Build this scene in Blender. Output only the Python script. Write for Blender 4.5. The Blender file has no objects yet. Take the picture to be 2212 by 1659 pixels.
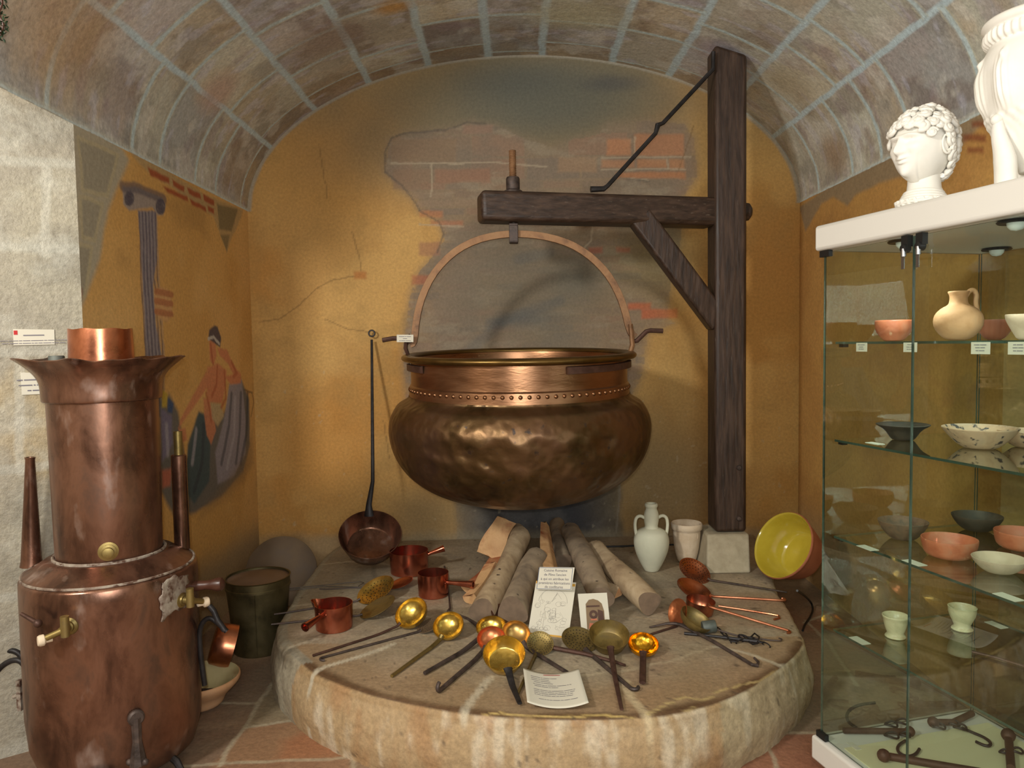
import bpy, math, random
import numpy as np
from mathutils import Vector, Matrix
random.seed(7)
# ------------------------------------------------------------------ camera
W, H, FPX = 2212.0, 1659.0, 1600.0
EYE = Vector((0.0, 0.0, 1.60))
PITCH = math.radians(3.15); ROLL = math.radians(0.9)
F = Vector((0, math.cos(PITCH), -math.sin(PITCH)))
R0 = Vector((1, 0, 0)); U0 = R0.cross(F)
R = (R0*math.cos(ROLL) - U0*math.sin(ROLL)).normalized()
U = R.cross(F).normalized()
scene = bpy.context.scene
cam_d = bpy.data.cameras.new('camera'); cam = bpy.data.objects.new('camera', cam_d)
scene.collection.objects.link(cam)
cam_d.sensor_width = 36.0; cam_d.lens = FPX/W*36.0; cam_d.clip_start = 0.02
cam.matrix_world = Matrix(((R.x, U.x, -F.x, EYE.x), (R.y, U.y, -F.y, EYE.y), (R.z, U.z, -F.z, EYE.z), (0, 0, 0, 1)))
scene.camera = cam
scene.view_settings.view_transform = 'Standard'
try: scene.view_settings.look = 'None'
except Exception: pass
scene.view_settings.exposure = 0.0; scene.view_settings.gamma = 1.0
scene.view_settings.use_curve_mapping = False
# ------------------------------------------------------------------ world and lights
wd = bpy.data.worlds.new('world'); scene.world = wd; wd.use_nodes = True
wd.node_tree.nodes['Background'].inputs[0].default_value = (0.75, 0.85, 1.0, 1)
wd.node_tree.nodes['Background'].inputs[1].default_value = 0.3
def area(name, loc, target, sx, sy, power, col):
    l = bpy.data.lights.new(name, 'AREA'); l.shape = 'RECTANGLE'; l.size = sx; l.size_y = sy
    l.energy = power; l.color = col
    o = bpy.data.objects.new(name, l); scene.collection.objects.link(o)
    o.location = loc; o.rotation_euler = (Vector(target)-Vector(loc)).to_track_quat('-Z', 'Y').to_euler(); return o
KEY = area('window_light_key', (-2.3, 0.15, 2.9), (0.6, 5, 1.4), 0.34, 0.40, 98, (1.0, 0.97, 0.91))
area('window_light_rear', (1.1, -3.6, 2.0), (0.3, 5, 1.5), 1.3, 1.6, 26, (0.88, 0.96, 1.0))
area('vault_fill_rear', (0.3, -1.6, 2.0), (0.0, 3.4, 3.5), 1.2, 0.8, 46, (0.94, 0.98, 1.0))  # unseen fill, added to brighten the vault from behind the viewer
area('soft_fill_rear', (-0.4, -0.8, 3.6), (0.0, 1.4, 0.5), 1.8, 1.8, 16, (1.0, 0.96, 0.90))  # large soft fill added overhead, out of view
fl = bpy.data.lights.new('camera_flash', 'POINT'); fl.energy = 86; fl.shadow_soft_size = 0.02; fl.color = (1.0, 0.99, 0.97)
flo = bpy.data.objects.new('camera_flash', fl); scene.collection.objects.link(flo); flo.location = (-0.03, 0.0, 1.66)

# ------------------------------------------------------------------ picking helpers (a photo pixel to a ray, the ray to a place)
def ray(px, py): return (F + R*((px-W/2)/FPX) + U*((H/2-py)/FPX))
def at(px, py, y):
    d = ray(px, py); return EYE + d*((y-EYE.y)/d.y)
def onz(px, py, z):
    d = ray(px, py); return EYE + d*((z-EYE.z)/d.z)
def onx(px, py, x):
    d = ray(px, py); return EYE + d*((x-EYE.x)/d.x)
def onplane(px, py, p0, n):
    d = ray(px, py); return EYE + d*((p0-EYE).dot(n)/d.dot(n))
def V(*a): return Vector(a)
# ------------------------------------------------------------------ mesh helpers
def srgb(c):
    c = np.asarray(c, dtype=float)/255.0
    return np.where(c <= 0.04045, c/12.92, ((c+0.055)/1.055)**2.4)
def frame(n, hint=None):
    n = n.normalized(); h = hint if hint is not None else (V(0, 0, 1) if abs(n.z) < 0.95 else V(1, 0, 0))
    x = (h - n*h.dot(n)).normalized(); y = n.cross(x); return x, y, n
def basis(o, n, hint=None):
    x, y, z = frame(n, hint)
    return Matrix(((x.x, y.x, z.x, o.x), (x.y, y.y, z.y, o.y), (x.z, y.z, z.z, o.z), (0, 0, 0, 1)))
ORG = {}
class MB:
    def __init__(s): s.v = []; s.f = []; s.m = []
    def add(s, vs, fs, T=None, mi=0):
        b = len(s.v)
        for p in vs:
            p = Vector(p); s.v.append(T @ p if T is not None else p)
        for q in fs: s.f.append(tuple(b+i for i in q)); s.m.append(mi)
        return s
    def lathe(s, prof, seg=48, T=None, mi=0, a0=0.0, a1=2*math.pi, fn=None):
        full = abs(a1-a0-2*math.pi) < 1e-6; n = seg if full else seg+1
        vs = []; fs = []
        for r, z in prof:
            for k in range(n):
                a = a0+(a1-a0)*k/seg
                p = V(r*math.cos(a), r*math.sin(a), z)
                if fn: p = fn(p, a, r, z)
                vs.append(p)
        for i in range(len(prof)-1):
            for k in range(seg):
                k2 = (k+1) % n if full else k+1
                fs.append((i*n+k, i*n+k2, (i+1)*n+k2, (i+1)*n+k))
        return s.add(vs, fs, T, mi)
    def disc(s, r, z, seg=32, T=None, mi=0, up=True):
        vs = [V(r*math.cos(2*math.pi*k/seg), r*math.sin(2*math.pi*k/seg), z) for k in range(seg)]
        return s.add(vs, [tuple(range(seg)) if up else tuple(reversed(range(seg)))], T, mi)
    def tube(s, pts, rad, seg=10, mi=0, flat=1.0, up=None, caps=True, closed=False, capmi=None):
        pts = [Vector(p) for p in pts]; n = len(pts)
        if not hasattr(rad, '__len__'): rad = [rad]*n
        vs = []; fs = []; x = None
        for i, p in enumerate(pts):
            if closed: t = pts[(i+1) % n]-pts[i-1]
            else: t = pts[min(i+1, n-1)]-pts[max(i-1, 0)]
            t.normalize()
            if up is not None: x = (up-t*up.dot(t)).normalized()
            elif x is None: x = frame(t)[0]
            else: x = (x-t*x.dot(t)).normalized()
            y = t.cross(x)
            for k in range(seg):
                a = 2*math.pi*k/seg
                vs.append(p+(x*math.cos(a)*flat+y*math.sin(a))*rad[i])
        m = n if closed else n-1
        for i in range(m):
            j = (i+1) % n
            for k in range(seg):
                k2 = (k+1) % seg; fs.append((i*seg+k, i*seg+k2, j*seg+k2, j*seg+k))
        s.add(vs, fs, None, mi)
        if caps and not closed:
            b = len(s.v)-n*seg; cm = mi if capmi is None else capmi
            s.f.append(tuple(b+k for k in reversed(range(seg)))); s.m.append(cm)
            s.f.append(tuple(b+(n-1)*seg+k for k in range(seg))); s.m.append(cm)
        return s
    def box(s, c, sz, T=None, mi=0):
        cx, cy, cz = c; x, y, z = sz[0]/2, sz[1]/2, sz[2]/2
        vs = [V(cx+a*x, cy+b*y, cz+d*z) for d in (-1, 1) for b in (-1, 1) for a in (-1, 1)]
        return s.add(vs, [(0, 2, 3, 1), (4, 5, 7, 6), (0, 1, 5, 4), (2, 6, 7, 3), (0, 4, 6, 2), (1, 3, 7, 5)], T, mi)
    def prism(s, poly, h, T=None, mi=0, mside=None):
        n = len(poly); ms = mi if mside is None else mside
        vs = [V(x, y, 0) for x, y in poly]+[V(x, y, h) for x, y in poly]
        s.add(vs, [tuple(reversed(range(n))), tuple(range(n, 2*n))], T, mi)
        b = len(s.v)-2*n
        for k in range(n):
            j = (k+1) % n; s.f.append((b+k, b+j, b+n+j, b+n+k)); s.m.append(ms)
        return s
    def ball(s, c, r, seg=16, rings=10, T=None, sc=(1, 1, 1), mi=0):
        prof = [(math.sin(math.pi*i/rings)*1.0, -math.cos(math.pi*i/rings)) for i in range(rings+1)]
        prof[0] = (1e-4, -1); prof[-1] = (1e-4, 1)
        M = Matrix.Translation(Vector(c)) @ Matrix.Diagonal((r*sc[0], r*sc[1], r*sc[2], 1))
        return s.lathe(prof, seg, (T @ M) if T is not None else M, mi)
    def obj(s, name, mat, parent=None, smooth=38, bevel=0, subd=0, origin=None, weld=True):
        mats = mat if isinstance(mat, (list, tuple)) else [mat]
        if parent is not None: o0 = ORG[parent.name]
        elif origin is not None: o0 = Vector(origin)
        else:
            a = np.array([tuple(p) for p in s.v]); lo = a.min(0); hi = a.max(0)
            o0 = V((lo[0]+hi[0])/2, (lo[1]+hi[1])/2, lo[2])
        me = bpy.data.meshes.new(name)
        me.from_pydata([tuple(p-o0) for p in s.v], [], s.f)
        for m in mats: me.materials.append(m)
        if len(mats) > 1: me.polygons.foreach_set('material_index', s.m)
        me.validate(); me.update()
        if weld:
            import bmesh
            bm = bmesh.new(); bm.from_mesh(me)
            bmesh.ops.remove_doubles(bm, verts=bm.verts, dist=1e-5)
            bmesh.ops.recalc_face_normals(bm, faces=bm.faces); bm.to_mesh(me); bm.free()
        if smooth:
            me.shade_smooth(); me.set_sharp_from_angle(angle=math.radians(smooth))
        o = bpy.data.objects.new(name, me); scene.collection.objects.link(o)
        if parent is not None: o.parent = parent
        else: o.location = o0
        ORG[o.name] = o0
        if bevel:
            b = o.modifiers.new('bevel', 'BEVEL'); b.width = bevel; b.segments = 3; b.limit_method = 'ANGLE'
            b.harden_normals = False
        if subd:
            b = o.modifiers.new('sub', 'SUBSURF'); b.levels = subd; b.render_levels = subd
        return o
def tag(o, label=None, cat=None, group=None, kind=None):
    if label: o['label'] = label
    if cat: o['category'] = cat
    if group: o['group'] = group
    if kind: o['kind'] = kind
    return o
def thing(name, label, cat, loc, group=None):
    o = bpy.data.objects.new(name, None); scene.collection.objects.link(o)
    o.empty_display_size = 0.05; o.location = loc; ORG[o.name] = Vector(loc)
    return tag(o, label, cat, group)
# ------------------------------------------------------------------ materials
def newmat(name):
    m = bpy.data.materials.new(name); m.use_nodes = True
    return m, m.node_tree, m.node_tree.nodes['Principled BSDF']
def col4(c): v = srgb(c); return (float(v[0]), float(v[1]), float(v[2]), 1)
def noisy(name, stops, rough=(0.4, 0.6), metal=0.0, scale=6.0, detail=6.0, bump=0.0, bscale=30.0, stretch=(1, 1, 1), spec=0.5, dist=0.3,
          speck=None, sscale=40.0, sth=(0.62, 0.7), dents=0.0, dscale=9.0, coat=0.0):
    """base colour from a ramp over noise, a second noise for bumps, optional specks of another colour"""
    m, t, b = newmat(name); N = t.nodes; L = t.links
    tc = N.new('ShaderNodeTexCoord'); mp = N.new('ShaderNodeMapping'); mp.inputs['Scale'].default_value = stretch
    L.new(tc.outputs['Object'], mp.inputs[0])
    n1 = N.new('ShaderNodeTexNoise'); n1.inputs['Scale'].default_value = scale; n1.inputs['Detail'].default_value = detail
    n1.inputs['Distortion'].default_value = dist; n1.inputs['Roughness'].default_value = 0.62
    L.new(mp.outputs[0], n1.inputs['Vector'])
    r = N.new('ShaderNodeValToRGB'); L.new(n1.outputs['Fac'], r.inputs[0])
    k = len(stops); e = r.color_ramp.elements
    while len(e) < k: e.new(0.5)
    for i, c in enumerate(stops):
        e[i].position = 0.3+0.4*i/max(1, k-1); e[i].color = col4(c)
    out = r.outputs[0]; mr = N.new('ShaderNodeMapRange')
    L.new(n1.outputs['Fac'], mr.inputs[0]); mr.inputs[1].default_value = 0.3; mr.inputs[2].default_value = 0.7
    mr.inputs[3].default_value = rough[0]; mr.inputs[4].default_value = rough[1]
    rout = mr.outputs[0]; b.inputs['Metallic'].default_value = metal
    if speck:
        n3 = N.new('ShaderNodeTexNoise'); n3.inputs['Scale'].default_value = sscale; n3.inputs['Detail'].default_value = 5
        L.new(mp.outputs[0], n3.inputs['Vector'])
        q = N.new('ShaderNodeMapRange'); L.new(n3.outputs['Fac'], q.inputs[0])
        q.inputs[1].default_value = sth[0]; q.inputs[2].default_value = sth[1]
        mx = N.new('ShaderNodeMix'); mx.data_type = 'RGBA'
        L.new(q.outputs[0], mx.inputs[0]); L.new(out, mx.inputs[6]); mx.inputs[7].default_value = col4(speck)
        out = mx.outputs[2]
        if metal > 0:
            sb = N.new('ShaderNodeMath'); sb.operation = 'MULTIPLY_ADD'; L.new(q.outputs[0], sb.inputs[0])
            sb.inputs[1].default_value = -metal*0.8; sb.inputs[2].default_value = metal; L.new(sb.outputs[0], b.inputs['Metallic'])
    L.new(out, b.inputs['Base Color']); L.new(rout, b.inputs['Roughness'])
    b.inputs['Specular IOR Level'].default_value = spec
    if coat: b.inputs['Coat Weight'].default_value = coat; b.inputs['Coat Roughness'].default_value = 0.08
    nrm = None
    if bump:
        n2 = N.new('ShaderNodeTexNoise'); n2.inputs['Scale'].default_value = bscale; n2.inputs['Detail'].default_value = 6
        L.new(mp.outputs[0], n2.inputs['Vector'])
        bp = N.new('ShaderNodeBump'); bp.inputs['Strength'].default_value = 1.0; bp.inputs['Distance'].default_value = bump
        L.new(n2.outputs['Fac'], bp.inputs['Height']); nrm = bp.outputs[0]
    if dents:
        vo = N.new('ShaderNodeTexVoronoi'); vo.feature = 'SMOOTH_F1'; vo.inputs['Scale'].default_value = dscale
        vo.inputs['Smoothness'].default_value = 0.6
        L.new(mp.outputs[0], vo.inputs['Vector'])
        bp2 = N.new('ShaderNodeBump'); bp2.inputs['Distance'].default_value = dents
        L.new(vo.outputs['Distance'], bp2.inputs['Height'])
        if nrm: L.new(nrm, bp2.inputs['Normal'])
        nrm = bp2.outputs[0]
    if nrm: L.new(nrm, b.inputs['Normal'])
    return m
def plain(name, c, rough=0.5, metal=0.0, spec=0.5):
    m, t, b = newmat(name); b.inputs['Base Color'].default_value = col4(c); b.inputs['Roughness'].default_value = rough
    b.inputs['Metallic'].default_value = metal; b.inputs['Specular IOR Level'].default_value = spec; return m
def painted(name, rough=0.75, fine=55.0, amt=0.22, bump=0.0025, bscale=22.0, spec=0.3, grain=140.0):
    """colour laid down on the mesh (a mural, stone by stone), broken up by fine procedural noise"""
    m, t, b = newmat(name); N = t.nodes; L = t.links
    a = N.new('ShaderNodeAttribute'); a.attribute_name = 'paint'
    tc = N.new('ShaderNodeTexCoord')
    n1 = N.new('ShaderNodeTexNoise'); n1.inputs['Scale'].default_value = fine; n1.inputs['Detail'].default_value = 7; n1.inputs['Roughness'].default_value = 0.7
    L.new(tc.outputs['Object'], n1.inputs['Vector'])
    mr = N.new('ShaderNodeMapRange'); mr.inputs[1].default_value = 0.25; mr.inputs[2].default_value = 0.75
    mr.inputs[3].default_value = 1-amt; mr.inputs[4].default_value = 1+amt; L.new(n1.outputs['Fac'], mr.inputs[0])
    mu = N.new('ShaderNodeVectorMath'); mu.operation = 'SCALE'; L.new(a.outputs['Color'], mu.inputs[0]); L.new(mr.outputs[0], mu.inputs['Scale'])
    L.new(mu.outputs[0], b.inputs['Base Color']); b.inputs['Roughness'].default_value = rough
    b.inputs['Specular IOR Level'].default_value = spec
    n2 = N.new('ShaderNodeTexNoise'); n2.inputs['Scale'].default_value = bscale; n2.inputs['Detail'].default_value = 8; n2.inputs['Roughness'].default_value = 0.65
    L.new(tc.outputs['Object'], n2.inputs['Vector'])
    bp = N.new('ShaderNodeBump'); bp.inputs['Distance'].default_value = bump; L.new(n2.outputs['Fac'], bp.inputs['Height'])
    L.new(bp.outputs[0], b.inputs['Normal']); return m
def glassmat(name, tint=(0.93, 0.97, 0.95), boost=1.0, rough=0.0):
    m = bpy.data.materials.new(name); m.use_nodes = True; t = m.node_tree; N = t.nodes; L = t.links
    for n in list(N): N.remove(n)
    o = N.new('ShaderNodeOutputMaterial'); mx = N.new('ShaderNodeMixShader'); fr = N.new('ShaderNodeFresnel'); fr.inputs[0].default_value = 1.5
    ge = N.new('ShaderNodeNewGeometry'); inv = N.new('ShaderNodeMath'); inv.operation = 'SUBTRACT'; inv.inputs[0].default_value = boost; inv.use_clamp = False
    bb_ = N.new('ShaderNodeMath'); bb_.operation = 'MULTIPLY'; bb_.inputs[1].default_value = boost; L.new(ge.outputs['Backfacing'], bb_.inputs[0]); L.new(bb_.outputs[0], inv.inputs[1])
    mm = N.new('ShaderNodeMath'); mm.operation = 'MULTIPLY'; L.new(inv.outputs[0], mm.inputs[1]); mm.use_clamp = True
    tr = N.new('ShaderNodeBsdfTransparent'); tr.inputs[0].default_value = (*tint, 1)
    gl = N.new('ShaderNodeBsdfGlossy'); gl.inputs['Roughness'].default_value = rough; gl.inputs[0].default_value = (0.95, 1.0, 0.97, 1)
    L.new(fr.outputs[0], mm.inputs[0]); L.new(mm.outputs[0], mx.inputs[0]); L.new(tr.outputs[0], mx.inputs[1]); L.new(gl.outputs[0], mx.inputs[2])
    L.new(mx.outputs[0], o.inputs[0]); return m
M = {}
M['brass'] = noisy('brass', [(160, 130, 60), (206, 174, 88), (224, 196, 112)], rough=(0.22, 0.36), metal=0.95, scale=9, bump=0.0006, bscale=40, dents=0.0012, dscale=45)
M['brass_pale'] = noisy('brass_pale', [(190, 150, 90), (225, 185, 115)], rough=(0.28, 0.38), metal=0.95, scale=9)
M['brass_dull'] = noisy('brass_dull', [(108, 94, 58), (150, 130, 78), (132, 114, 78)], rough=(0.38, 0.55), metal=0.8, scale=14, bump=0.0005)
M['brass_bright'] = noisy('brass_bright', [(215, 150, 30), (245, 190, 60)], rough=(0.16, 0.26), metal=1.0, scale=14, dents=0.002, dscale=55)
M['copper'] = noisy('copper', [(150, 92, 66), (192, 122, 88), (212, 144, 108)], rough=(0.24, 0.38), metal=0.95, scale=7, bump=0.0005, bscale=30)
M['copper_red'] = noisy('copper_red', [(158, 84, 62), (188, 108, 82), (202, 128, 100)], rough=(0.15, 0.27), metal=0.95, scale=7)
M['copper_pink'] = noisy('copper_pink', [(196, 116, 74), (220, 146, 100)], rough=(0.3, 0.42), metal=0.9, scale=12, dents=0.001, dscale=60)
M['copper_old'] = noisy('copper_old', [(62, 44, 36), (112, 80, 64), (140, 102, 82), (104, 82, 70)], rough=(0.18, 0.42), metal=0.8, scale=7, detail=9, bump=0.002, bscale=10, stretch=(1, 1, .45),
    speck=(168, 150, 140), sscale=10, sth=(0.60, 0.80), dents=0.003, dscale=6)
M['copper_scale'] = noisy('copper_scale', [(104, 78, 64), (150, 136, 122), (176, 168, 152)], rough=(0.5, 0.8), metal=0.25, scale=26, bump=0.003, bscale=40, speck=(84, 58, 44), sscale=34, sth=(0.52, 0.62))
M['cauldron'] = noisy('cauldron_copper', [(60, 46, 30), (94, 72, 44), (112, 84, 58), (98, 72, 56)], rough=(0.28, 0.46), metal=0.8, scale=3.2, detail=9, bump=0.0015, bscale=18, dents=0.006, dscale=19, speck=(50, 34, 24), sscale=22, sth=(0.63, 0.72))
M['cauldron_neck'] = noisy('cauldron_neck_copper', [(124, 88, 60), (146, 106, 76), (162, 122, 90)], rough=(0.26, 0.4), metal=0.92, scale=3, stretch=(1, 1, 5), bump=0.0006, bscale=25)
M['cauldron_rim'] = noisy('cauldron_rim_bronze', [(96, 74, 40), (130, 102, 56)], rough=(0.25, 0.42), metal=0.9, scale=6)
M['iron'] = noisy('iron', [(56, 48, 44), (84, 72, 66), (104, 86, 76)], rough=(0.45, 0.7), metal=0.55, scale=22, bump=0.0012, bscale=70)
M['iron_black'] = noisy('iron_black', [(30, 28, 28), (54, 50, 50)], rough=(0.4, 0.6), metal=0.4, scale=22, bump=0.001, bscale=70)
M['iron_brown'] = noisy('iron_brown', [(70, 48, 40), (98, 70, 58)], rough=(0.45, 0.65), metal=0.5, scale=22, bump=0.001, bscale=70)
M['rust'] = noisy('rust', [(100, 70, 46), (148, 110, 76), (168, 132, 96)], rough=(0.5, 0.75), metal=0.4, scale=12, bump=0.0012, bscale=60)
M['wood_dark'] = noisy('wood_dark', [(36, 25, 18), (60, 43, 32), (82, 62, 48)], rough=(0.4, 0.62), scale=7, detail=9, bump=0.003, bscale=9, stretch=(6, 6, 0.7), speck=(104, 90, 78), sscale=16, sth=(0.66, 0.78), spec=0.45)
M['wood_dark_h'] = noisy('wood_dark_beam', [(36, 25, 18), (60, 43, 32), (82, 62, 48)], rough=(0.4, 0.62), scale=7, detail=9, bump=0.003, bscale=9, stretch=(0.7, 6, 6), speck=(104, 90, 78), sscale=16, sth=(0.64, 0.78), spec=0.45)
M['bark'] = noisy('bark', [(146, 122, 94), (184, 160, 126), (204, 182, 148)], rough=(0.7, 0.9), scale=9, bump=0.004, bscale=16, speck=(70, 52, 40), sscale=24, sth=(0.66, 0.72))
M['bark_grey'] = noisy('bark_grey', [(118, 104, 88), (156, 138, 114), (176, 156, 128)], rough=(0.7, 0.9), scale=9, bump=0.004, bscale=16, speck=(60, 48, 40), sscale=24, sth=(0.68, 0.74))
M['wood_cut'] = noisy('wood_cut', [(190, 140, 92), (222, 178, 126), (170, 96, 58)], rough=(0.6, 0.8), scale=6, bump=0.002, bscale=22, stretch=(1, 1, 1))
M['wood_red'] = noisy('wood_red', [(150, 74, 44), (182, 100, 62), (208, 150, 104)], rough=(0.6, 0.8), scale=8, bump=0.002, bscale=22)
M['log_end'] = noisy('log_end', [(110, 92, 74), (134, 112, 90)], rough=(0.7, 0.9), scale=20, bump=0.001)
M['amphora'] = noisy('amphora_clay', [(202, 202, 176), (218, 216, 192)], rough=(0.7, 0.85), scale=7, bump=0.001, bscale=50, spec=0.3)
M['clay_pale'] = noisy('clay_pale', [(196, 172, 140), (216, 196, 168), (200, 186, 162)], rough=(0.75, 0.9), scale=8, bump=0.002, bscale=40)
M['block'] = noisy('stone_block', [(158, 146, 120), (182, 170, 144)], rough=(0.8, 0.95), scale=14, bump=0.003, bscale=50)
M['glaze'] = noisy('yellow_glaze', [(178, 156, 44), (204, 182, 66)], rough=(0.1, 0.18), scale=5, spec=0.6, coat=0.6)
M['terracotta'] = noisy('terracotta', [(150, 84, 56), (178, 110, 78)], rough=(0.55, 0.75), scale=9, bump=0.001)
M['orange_slip'] = noisy('orange_slip', [(176, 92, 62), (198, 116, 82), (196, 134, 104)], rough=(0.4, 0.6), scale=14, bump=0.001, speck=(226, 178, 140), sscale=40, sth=(0.66, 0.74))
M['jug_clay'] = noisy('jug_clay', [(176, 128, 86), (196, 150, 108), (184, 146, 110)], rough=(0.65, 0.8), scale=10, bump=0.001)
M['bowl_dark'] = noisy('bowl_dark', [(44, 38, 32), (74, 62, 50), (60, 56, 50)], rough=(0.45, 0.65), scale=16, bump=0.001)
M['bowl_brown'] = noisy('bowl_brown', [(84, 60, 48), (130, 100, 78), (96, 84, 70)], rough=(0.5, 0.7), scale=24, bump=0.001)
M['bowl_spotted'] = noisy('bowl_spotted', [(176, 140, 110), (206, 172, 138), (192, 166, 140)], rough=(0.5, 0.7), scale=12, bump=0.001, speck=(74, 70, 70), sscale=34, sth=(0.58, 0.64))
M['bowl_pale'] = noisy('bowl_pale', [(190, 166, 140), (214, 192, 166)], rough=(0.6, 0.8), scale=16, bump=0.001)
M['alabaster'] = noisy('alabaster', [(190, 178, 140), (216, 204, 166), (182, 150, 104)], rough=(0.25, 0.4), scale=12, spec=0.5)
M['plaster'] = noisy('white_plaster', [(228, 224, 212), (240, 236, 226)], rough=(0.55, 0.7), scale=10, bump=0.0004, bscale=60)
M['laminate'] = plain('white_laminate', (218, 214, 204), 0.4)
M['panel'] = plain('cream_panel', (224, 216, 176), 0.6)
M['chrome'] = plain('chrome', (150, 150, 150), 0.25, 0.9)
M['bulb'] = plain('lamp_bulb', (226, 230, 224), 0.3)
M['black'] = plain('black_plastic', (22, 22, 22), 0.45)
M['glass'] = glassmat('clear_glass', (0.90, 0.945, 0.915), 1.9)
M['shelf_glass'] = glassmat('shelf_glass', (0.88, 0.935, 0.905), 1.8, 0.02)
M['glass_edge'] = noisy('glass_edge', [(36, 52, 44), (74, 96, 82)], rough=(0.1, 0.2), scale=3, spec=0.6)
M['paper'] = plain('paper', (214, 208, 190), 0.8, 0, 0.2)
M['ink'] = plain('ink', (120, 116, 124), 0.8, 0, 0.1)
M['ink_soft'] = plain('ink_soft', (176, 170, 160), 0.8, 0, 0.1)
M['ink_red'] = plain('ink_red', (190, 60, 60), 0.8, 0, 0.1)
M['ink_blue'] = plain('ink_blue', (110, 124, 150), 0.8, 0, 0.1)
M['picture'] = plain('picture_brown', (128, 104, 74), 0.6)
M['tape'] = plain('yellow_border', (200, 150, 50), 0.6)
M['bucket'] = noisy('bucket_brass', [(72, 66, 46), (102, 92, 62), (118, 106, 74)], rough=(0.35, 0.55), metal=0.75, scale=8, bump=0.0008)
M['lid'] = noisy('bucket_lid', [(112, 92, 74), (140, 118, 98)], rough=(0.4, 0.6), metal=0.4, scale=6)
M['disc'] = noisy('dark_disc', [(88, 70, 50), (106, 86, 62)], rough=(0.6, 0.8), metal=0.0, scale=8, bump=0.001)
M['basin_glaze'] = noisy('cream_glaze', [(170, 156, 110), (196, 182, 136)], rough=(0.12, 0.2), scale=6, coat=0.5)
M['lead'] = noisy('lead', [(84, 90, 84), (112, 116, 108)], rough=(0.5, 0.7), metal=0.4, scale=20, bump=0.001)
M['leaf'] = noisy('leaf', [(16, 34, 16), (34, 62, 28)], rough=(0.5, 0.7), scale=20)
M['wood_handle'] = noisy('wood_handle', [(52, 30, 22), (86, 52, 38)], rough=(0.3, 0.45), scale=8, stretch=(1, 1, 1))
# ------------------------------------------------------------------ painted surfaces
def _h(ix, iy, iz, s):
    n = (ix*374761393 + iy*668265263 + iz*2147483647//7 + s*974634777) & 0xffffffff
    n = ((n ^ (n >> 13))*1274126177) & 0xffffffff
    n = n ^ (n >> 16); return (n & 0xffff)/65535.0
def vnoise(P, sc, seed=0):
    Q = P*sc; I = np.floor(Q).astype(np.int64); f = Q-I; f = f*f*(3-2*f); o = 0
    for dx in (0, 1):
        for dy in (0, 1):
            for dz in (0, 1):
                w = (f[:, 0] if dx else 1-f[:, 0])*(f[:, 1] if dy else 1-f[:, 1])*(f[:, 2] if dz else 1-f[:, 2])
                o = o + w*_h(I[:, 0]+dx, I[:, 1]+dy, I[:, 2]+dz, seed)
    return o
def fbm(P, sc, seed=0, oc=4):
    a = 0.5; o = 0; t = 0
    for i in range(oc): o = o+a*vnoise(P, sc*2**i, seed+i*17); t += a; a *= 0.55
    return o/t
def sstep(a, b, x): t = np.clip((x-a)/(b-a), 0, 1); return t*t*(3-2*t)
def dseg(P, pts, closed=False):
    """distance of every point of P to a polyline"""
    d = np.full(len(P), 1e9); n = len(pts); pts = [np.array(tuple(p), float) for p in pts]
    for i in range(n if closed else n-1):
        a = pts[i]; b = pts[(i+1) % n]; ab = b-a
        t = np.clip(((P-a) @ ab)/max(1e-12, ab @ ab), 0, 1)
        d = np.minimum(d, np.linalg.norm(P-a-t[:, None]*ab, axis=1))
    return d
def inside(P, pts):
    pts = [tuple(p) for p in pts]; n = len(pts); c = np.zeros(len(P), bool); x = P[:, 0]; y = P[:, 1]
    for i in range(n):
        x1, y1 = pts[i]; x2, y2 = pts[(i+1) % n]
        if y1 == y2: continue
        m = ((y1 > y) != (y2 > y)) & (x < (x2-x1)*(y-y1)/(y2-y1)+x1); c ^= m
    return c
class Canvas:
    """colours on the points of a surface, in the surface's own 2-D coordinates (metres)"""
    def __init__(s, uv, P3, base, seed=0):
        s.uv = uv; s.P = P3; s.c = np.tile(srgb(base), (len(uv), 1)); s.seed = seed
        s.w = uv+0.02*np.stack([fbm(P3, 9, seed+5)-.5, fbm(P3, 9, seed+6)-.5], 1)
    def mix(s, col, a): s.c += (srgb(col)-s.c)*np.clip(a, 0, 1)[:, None]
    def mul(s, a): s.c *= a[:, None]
    def poly(s, pts, col, soft=0.01, op=1.0, wob=True, nz=None):
        q = s.w if wob else s.uv
        lo = np.min([tuple(p) for p in pts], 0)-soft*2-.03; hi = np.max([tuple(p) for p in pts], 0)+soft*2+.03
        m = np.where(((q >= lo) & (q <= hi)).all(1))[0]
        if not len(m): return
        Q = q[m]; d = dseg(Q, pts, True); d = np.where(inside(Q, pts), d, -d)
        a = sstep(-soft, soft, d)*op
        if nz: a = a*sstep(nz[0], nz[1], fbm(s.P[m], nz[2], s.seed+9))
        s.c[m] += (srgb(col)-s.c[m])*a[:, None]
    def line(s, pts, w, col, op=1.0, soft=None, wob=True):
        q = s.w if wob else s.uv; soft = soft or w*0.6
        lo = np.min([tuple(p) for p in pts], 0)-w-soft-.03; hi = np.max([tuple(p) for p in pts], 0)+w+soft+.03
        m = np.where(((q >= lo) & (q <= hi)).all(1))[0]
        if not len(m): return
        d = dseg(q[m], pts); a = (1-sstep(w/2, w/2+soft, d))*op
        s.c[m] += (srgb(col)-s.c[m])*a[:, None]
    def blob(s, c, r, col, op=1.0, soft=0.5):
        d = np.sqrt(((s.w[:, 0]-c[0])/r[0])**2+((s.w[:, 1]-c[1])/r[1])**2)
        s.mix(col, (1-sstep(1-soft, 1+soft, d))*op)
    def mottle(s, col, sc, lo, hi, op, seed=0, st=(1, 1, 1)):
        s.mix(col, sstep(lo, hi, fbm(s.P*np.array(st), sc, s.seed+seed))*op)
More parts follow.
